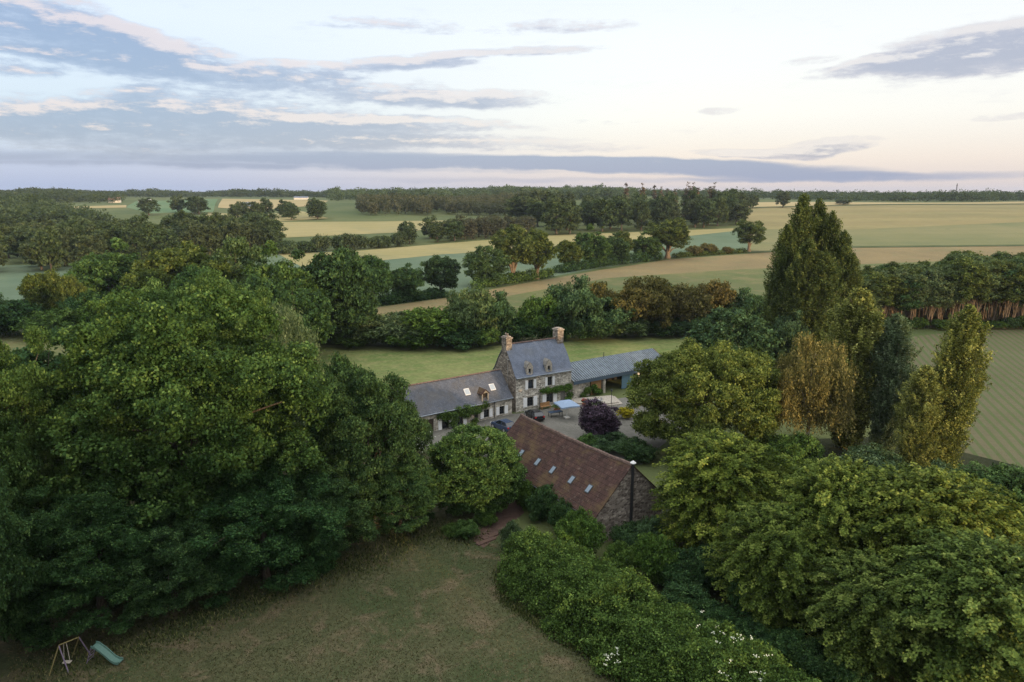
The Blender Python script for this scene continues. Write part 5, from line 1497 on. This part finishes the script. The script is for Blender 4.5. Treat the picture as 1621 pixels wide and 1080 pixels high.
def blossoms(px, py, spread, k, seed, parent, off):
    R = rg(seed)
    best = []
    d = np.array(ray(px, py))
    # point of the hedge surface hit by this viewing line, found from the hedge's own lobes
    t_hit = None
    for t in np.arange(30, 90, .1):
        p = np.array([0, 0, CAMH]) + d * t - np.array([off[0], off[1], 0])
        if np.any((((p - LA[:, :3]) / LA[:, 3:6]) ** 2).sum(1) < 1.1):
            t_hit = p; break
    if t_hit is None: return
    Vs, Fs, o = [], [], 0
    for i in range(k):
        c = t_hit + R.normal(size=3) * np.array([spread, spread, spread * .5])
        # push to just outside the lobes
        for _ in range(30):
            if np.any((((c - LA[:, :3]) / LA[:, 3:6]) ** 2).sum(1) < 1.12): c = c + np.array([-.02, -.05, .06])
            else: break
        m_ = 6
        pos = c + R.normal(size=(m_, 3)) * np.array([.10, .10, .03])
        for p in pos:
            n_ = norm(np.array([[0, -.4, 1.0]]) + R.normal(size=(1, 3)) * .3)[0]
            a = np.cross(n_, R.normal(size=3)); a /= np.linalg.norm(a); b = np.cross(n_, a)
            s = R.uniform(.035, .06)
            Vs += [p - a * s, p + b * s, p + a * s, p - b * s]; Fs.append((o, o + 1, o + 2, o + 3)); o += 4
    link('blossom', mesh_np('blossom', np.array(Vs), np.array(Fs), [M['petal_white']]), parent)
blossoms(975, 1036, .6, 10, 1, ho, (hx, hy)); blossoms(1140, 995, .9, 8, 2, ho, (hx, hy)); blossoms(1180, 1020, .5, 5, 3, ho, (hx, hy)); blossoms(1150, 1075, .8, 7, 4, ho, (hx, hy)); blossoms(1205, 1080, .7, 5, 5, ho, (hx, hy))
eo = e.location
Vb = []
R = rg(310)
for i in range(60):
    c = np.array([R.normal(0, .9), -1.2 + R.normal(0, .4), 2.6 + R.normal(0, .6)])
    a = norm(R.normal(size=(1, 3)))[0]; b = np.cross(a, [0, -.5, .8]); s = .09
    Vb += [c - a * s, c + b * s, c + a * s, c - b * s]
ob = link('blossom', mesh_np('elder_blossom', np.array(Vb), np.arange(len(Vb)).reshape(-1, 4), [M['petal_white']]))
ob.parent = e
ob.matrix_parent_inverse = (e.matrix_basis.inverted())
ob.location = eo

# ------------------------------------------------------------------ woods and plantations
RW = random.Random(21)
def wood(front, depth, rows, spacing, kinds, hr, rr, name, label, group, jit=.45, hback=0.0):
    pts = [P(*p) for p in front]
    for (xa, ya), (xb, yb) in zip(pts[:-1], pts[1:]):
        d_ = math.hypot(xb - xa, yb - ya)
        n_ = max(1, int(d_ / spacing))
        for r in range(rows):
            for i in range(n_):
                t = (i + .5 + RW.uniform(-jit, jit)) / n_
                dy = depth * (r + RW.uniform(-.3, .3)) / max(1, rows - 1) if rows > 1 else 0
                x, y = xa + (xb - xa) * t, ya + (yb - ya) * t
                f = (y + max(dy, -1)) / y
                x, y = x * f, y * f
                plant(RW.choice(kinds), x, y, RW.uniform(*rr), RW.uniform(*hr) + hback * r, name, label, 'tree', group)
far = ['far0', 'far1', 'far2', 'far3']; plk = ['plant0', 'plant1', 'plant2', 'plant3']; spr = ['spruce0', 'spruce1', 'spruce2', 'spruce3']; fb = ['farbush0', 'farbush1', 'farbush2', 'farbush3']
wood([(-30, 434), (130, 426), (260, 415), (440, 398)], 75, 5, 9.5, far, (14, 18.5), (6, 8.5), 'woodland_tree', 'dark tree in the dense wood beyond the sage-green wheat', 'trees of the dense wood beyond the wheat', hback=.3)
wood([(448, 402), (540, 396), (645, 389)], 4, 1, 8, fb, (6, 9.5), (4.5, 6), 'hedge_tree', 'bushy tree in the long hedge behind the pale tan strip', 'trees of the hedge behind the barley')
wood([(640, 388), (722, 381)], 20, 2, 11, far, (11, 14), (5, 6.5), 'hedge_tree', 'taller dark tree in the hedge beside the even grey plantation', 'taller hedge trees beside the plantation')
wood([(722, 381), (845, 373)], 24, 3, 6.5, plk, (12.5, 14), (3, 4), 'plantation_tree', 'grey-green tree in the even-topped plantation', 'trees of the even-topped plantation')
wood([(845, 372), (960, 368), (1080, 363), (1172, 356)], 60, 3, 15, far, (17, 24), (7, 10), 'estate_tree', 'big rounded tree in the wood at the head of the tan strip', 'rounded trees of the wood above the barley', hback=1.2)
wood([(985, 352), (1130, 350)], 30, 2, 11, spr, (27, 32), (3.4, 4.8), 'spruce_tree', 'reddish spruce top rising above the rounded wood', 'reddish spruces above the rounded wood')
wood([(790, 352), (900, 351)], 30, 2, 15, far, (20, 25), (9, 12), 'estate_tree', 'broad dark tree behind the even-topped plantation', 'broad trees behind the plantation')
wood([(360, 350), (520, 347)], 30, 2, 17, far, (13, 18), (6, 9), 'parkland_tree', 'scattered parkland tree among the far pale fields', 'parkland trees among the far fields')
wood([(230, 342), (340, 340)], 40, 2, 22, far, (14, 18), (7, 10), 'parkland_tree', 'far tree below the small green hillside field', 'trees below the green hillside field')
for px, pt, pb_, wd, lb in ((1192, 308, 330, 18, 'small dark tree at the far corner of the tan slope'), (1240, 303, 329, 20, 'far tree standing in line with the poplar clump edge'), (1335, 316, 324, 26, 'tree in the far line above the tan ridge beside the poplars')):
    x_, y_ = P(px, pb_)
    tree('far1', px, pt, y_, wd, 'field_tree', lb)

def forest(name, cells, seed, leafk, n_leaf, lsize, hr, rr):
    """ a far wood that reads as one mass: many small crowns in one mesh """
    R = rg(seed)
    base = []
    for s_ in range(6):
        L = lobes_round(R, 1, 2, .02, 12, .42, ragged=.25)
        base.append(leaves(R, L, n_leaf, lsize, per=6, sub=.16, low=.6))
    parts = []
    for x, y in cells:
        v, f, t = base[int(R.integers(6))]
        a = R.uniform(0, 6.28); r = R.uniform(*rr); h = R.uniform(*hr) / 2 * (.85 + .3 * math.sin(x / 47 + seed) * math.sin(y / 61 + x / 130))
        ca, sa = math.cos(a) * r, math.sin(a) * r
        vv = np.stack([v[:, 0] * ca - v[:, 1] * sa + x, v[:, 0] * sa + v[:, 1] * ca + y, v[:, 2] * h + float(tz(x, y))], 1)
        parts.append((vv, f, np.clip(t * .6 + R.random() * .4, 0, 1)))
    V, F, T = join(parts)
    o = link(name, mesh_np(name, V, F, [M[leafk]], tint=T))
    return setp(o, None, None, None, 'stuff')
def band(px0, px1, y0, y1, n, seed, edge=None):
    R = rg(seed)
    out = []
    while len(out) < n:
        px = R.uniform(px0, px1); y = math.sqrt(R.uniform(y0 ** 2, y1 ** 2))
        if edge and not edge(px, y): continue
        out.append((X_at(px, y, 20), y))
    return out
forest('valley_wood', band(-120, 235, 520, 830, 520, 1, lambda p, y: y < 760 - max(0, p - 20) * 1.5), 401, 'leaf_far', 170, .26, (13, 20), (6, 10))
forest('hill_forest', band(-150, 190, 1000, 1700, 900, 2) + band(150, 560, 1450, 1900, 600, 21), 402, 'leaf_far', 150, .27, (13, 19), (8, 12))
forest('plantation_mass', band(570, 860, 660, 900, 620, 3), 403, 'leaf_plant', 150, .28, (13, 16), (4, 6))
forest('ridge_forest', band(520, 1000, 1050, 1800, 1100, 4), 404, 'leaf_far', 150, .27, (13, 20), (8, 12))
forest('horizon_forest', band(960, 1300, 1200, 1700, 500, 5) + band(1280, 1720, 1080, 1500, 700, 6), 405, 'leaf_far', 150, .27, (12, 17), (7, 12))
forest('distant_ridge_wood', band(-250, 1850, 2000, 2700, 1300, 7), 406, 'leaf_far', 40, .55, (11, 17), (14, 22))
# unseen wood added behind the viewer, sized to shade the lawn and left oaks
RB = rg(77)
forest('shade_wood_behind', [(RB.uniform(-150, 76), RB.uniform(-62, -28)) for _ in range(150)], 407, 'leaf_dark', 500, .24, (29, 36), (6, 9))

# far farm buildings
def farhouse(px, py, wd, dp, hh, rh, wallm, roofm, name, label, rz=0.0):
    x, y = P(px, py)
    e_ = empty(name, (x, y, float(tz(x, y))), rz, label, 'building')
    a, b = wd / 2, dp / 2
    MB().box(-a, a, -b, b, -.5, hh).add([(-a, -b, hh), (-a, b, hh), (-a, 0, hh + rh - .1)], [(0, 1, 2)]).add([(a, -b, hh), (a, b, hh), (a, 0, hh + rh - .1)], [(0, 1, 2)]).build('wall', wallm, e_)
    pr = [(-b - .4, hh - .3), (0, hh + rh), (b + .4, hh - .3)]
    MB().prism(pr + [(q, z - .25) for q, z in pr[::-1]], 'x', -a - .3, a + .3).build('roof', roofm, e_)
M['sheet_white'] = plain('sheet_white', (.45, .46, .48), .5)
M['roof_orange_lit'] = plain('roof_orange_lit', (.20, .11, .075), .8)  # orange of the low sun put into the roof colour
farhouse(230, 320, 17, 8, 3, 1.6, M['sheet_white'], M['sheet_white'], 'white_shed', 'long white shed on the green hillside field')
farhouse(182, 321, 15, 8, 4, 4, M['plaster'], M['roof_orange_lit'], 'orange_lit_house', 'distant house with orange-lit roof at the forest edge', .3)
farhouse(394, 334, 14, 8, 5, 4, M['plaster'], M['slate'], 'white_farmhouse', 'tiny white farmhouse among the parkland trees', .4)
farhouse(477, 316, 22, 9, 3, 2, M['plaster'], M['slate'], 'grey_shed', 'long pale shed on the skyline beyond the tan far field', .1)

mx_, my_ = P(1512, 318)
mast = empty('radio_mast', (mx_, my_, float(tz(mx_, my_))), 0, 'thin lattice radio mast above the far tree line', 'mast')
mb = MB(); hm = 27.0
for sx, sy in ((-1, -1), (1, -1), (1, 1), (-1, 1)): mb.tube([(sx * 1.1, sy * 1.1, 0), (sx * .25, sy * .25, hm)], .16, 5)
for k in range(12):
    a, b = hm * k / 12, hm * (k + 1) / 12
    ra, rb_ = 1.1 - .85 * k / 12, 1.1 - .85 * (k + 1) / 12
    mb.tube([(-ra, -ra, a), (rb_, -rb_, b)], .1, 4).tube([(-ra, ra, a), (rb_, rb_, b)], .1, 4)
mb.build('lattice', M['black_metal'], mast)
MB().box(-1.4, 1.4, -.15, .15, hm - 4, hm - 3.4).box(-.9, .9, -.15, .15, hm - 1.6, hm - 1.1).build('aerial', M['black_metal'], mast)
# ------------------------------------------------------------------ haze
hz, N = newmat('haze')
pv = N.n('ShaderNodeVolumePrincipled', Color=(.62, .72, .92), Density=0.00006, Anisotropy=.2)
N.n('ShaderNodeOutputMaterial', Volume=pv)
ho_ = MB().box(-4200, 4200, -350, 6100, -3, 62).build('haze', hz)
setp(ho_, kind='stuff')
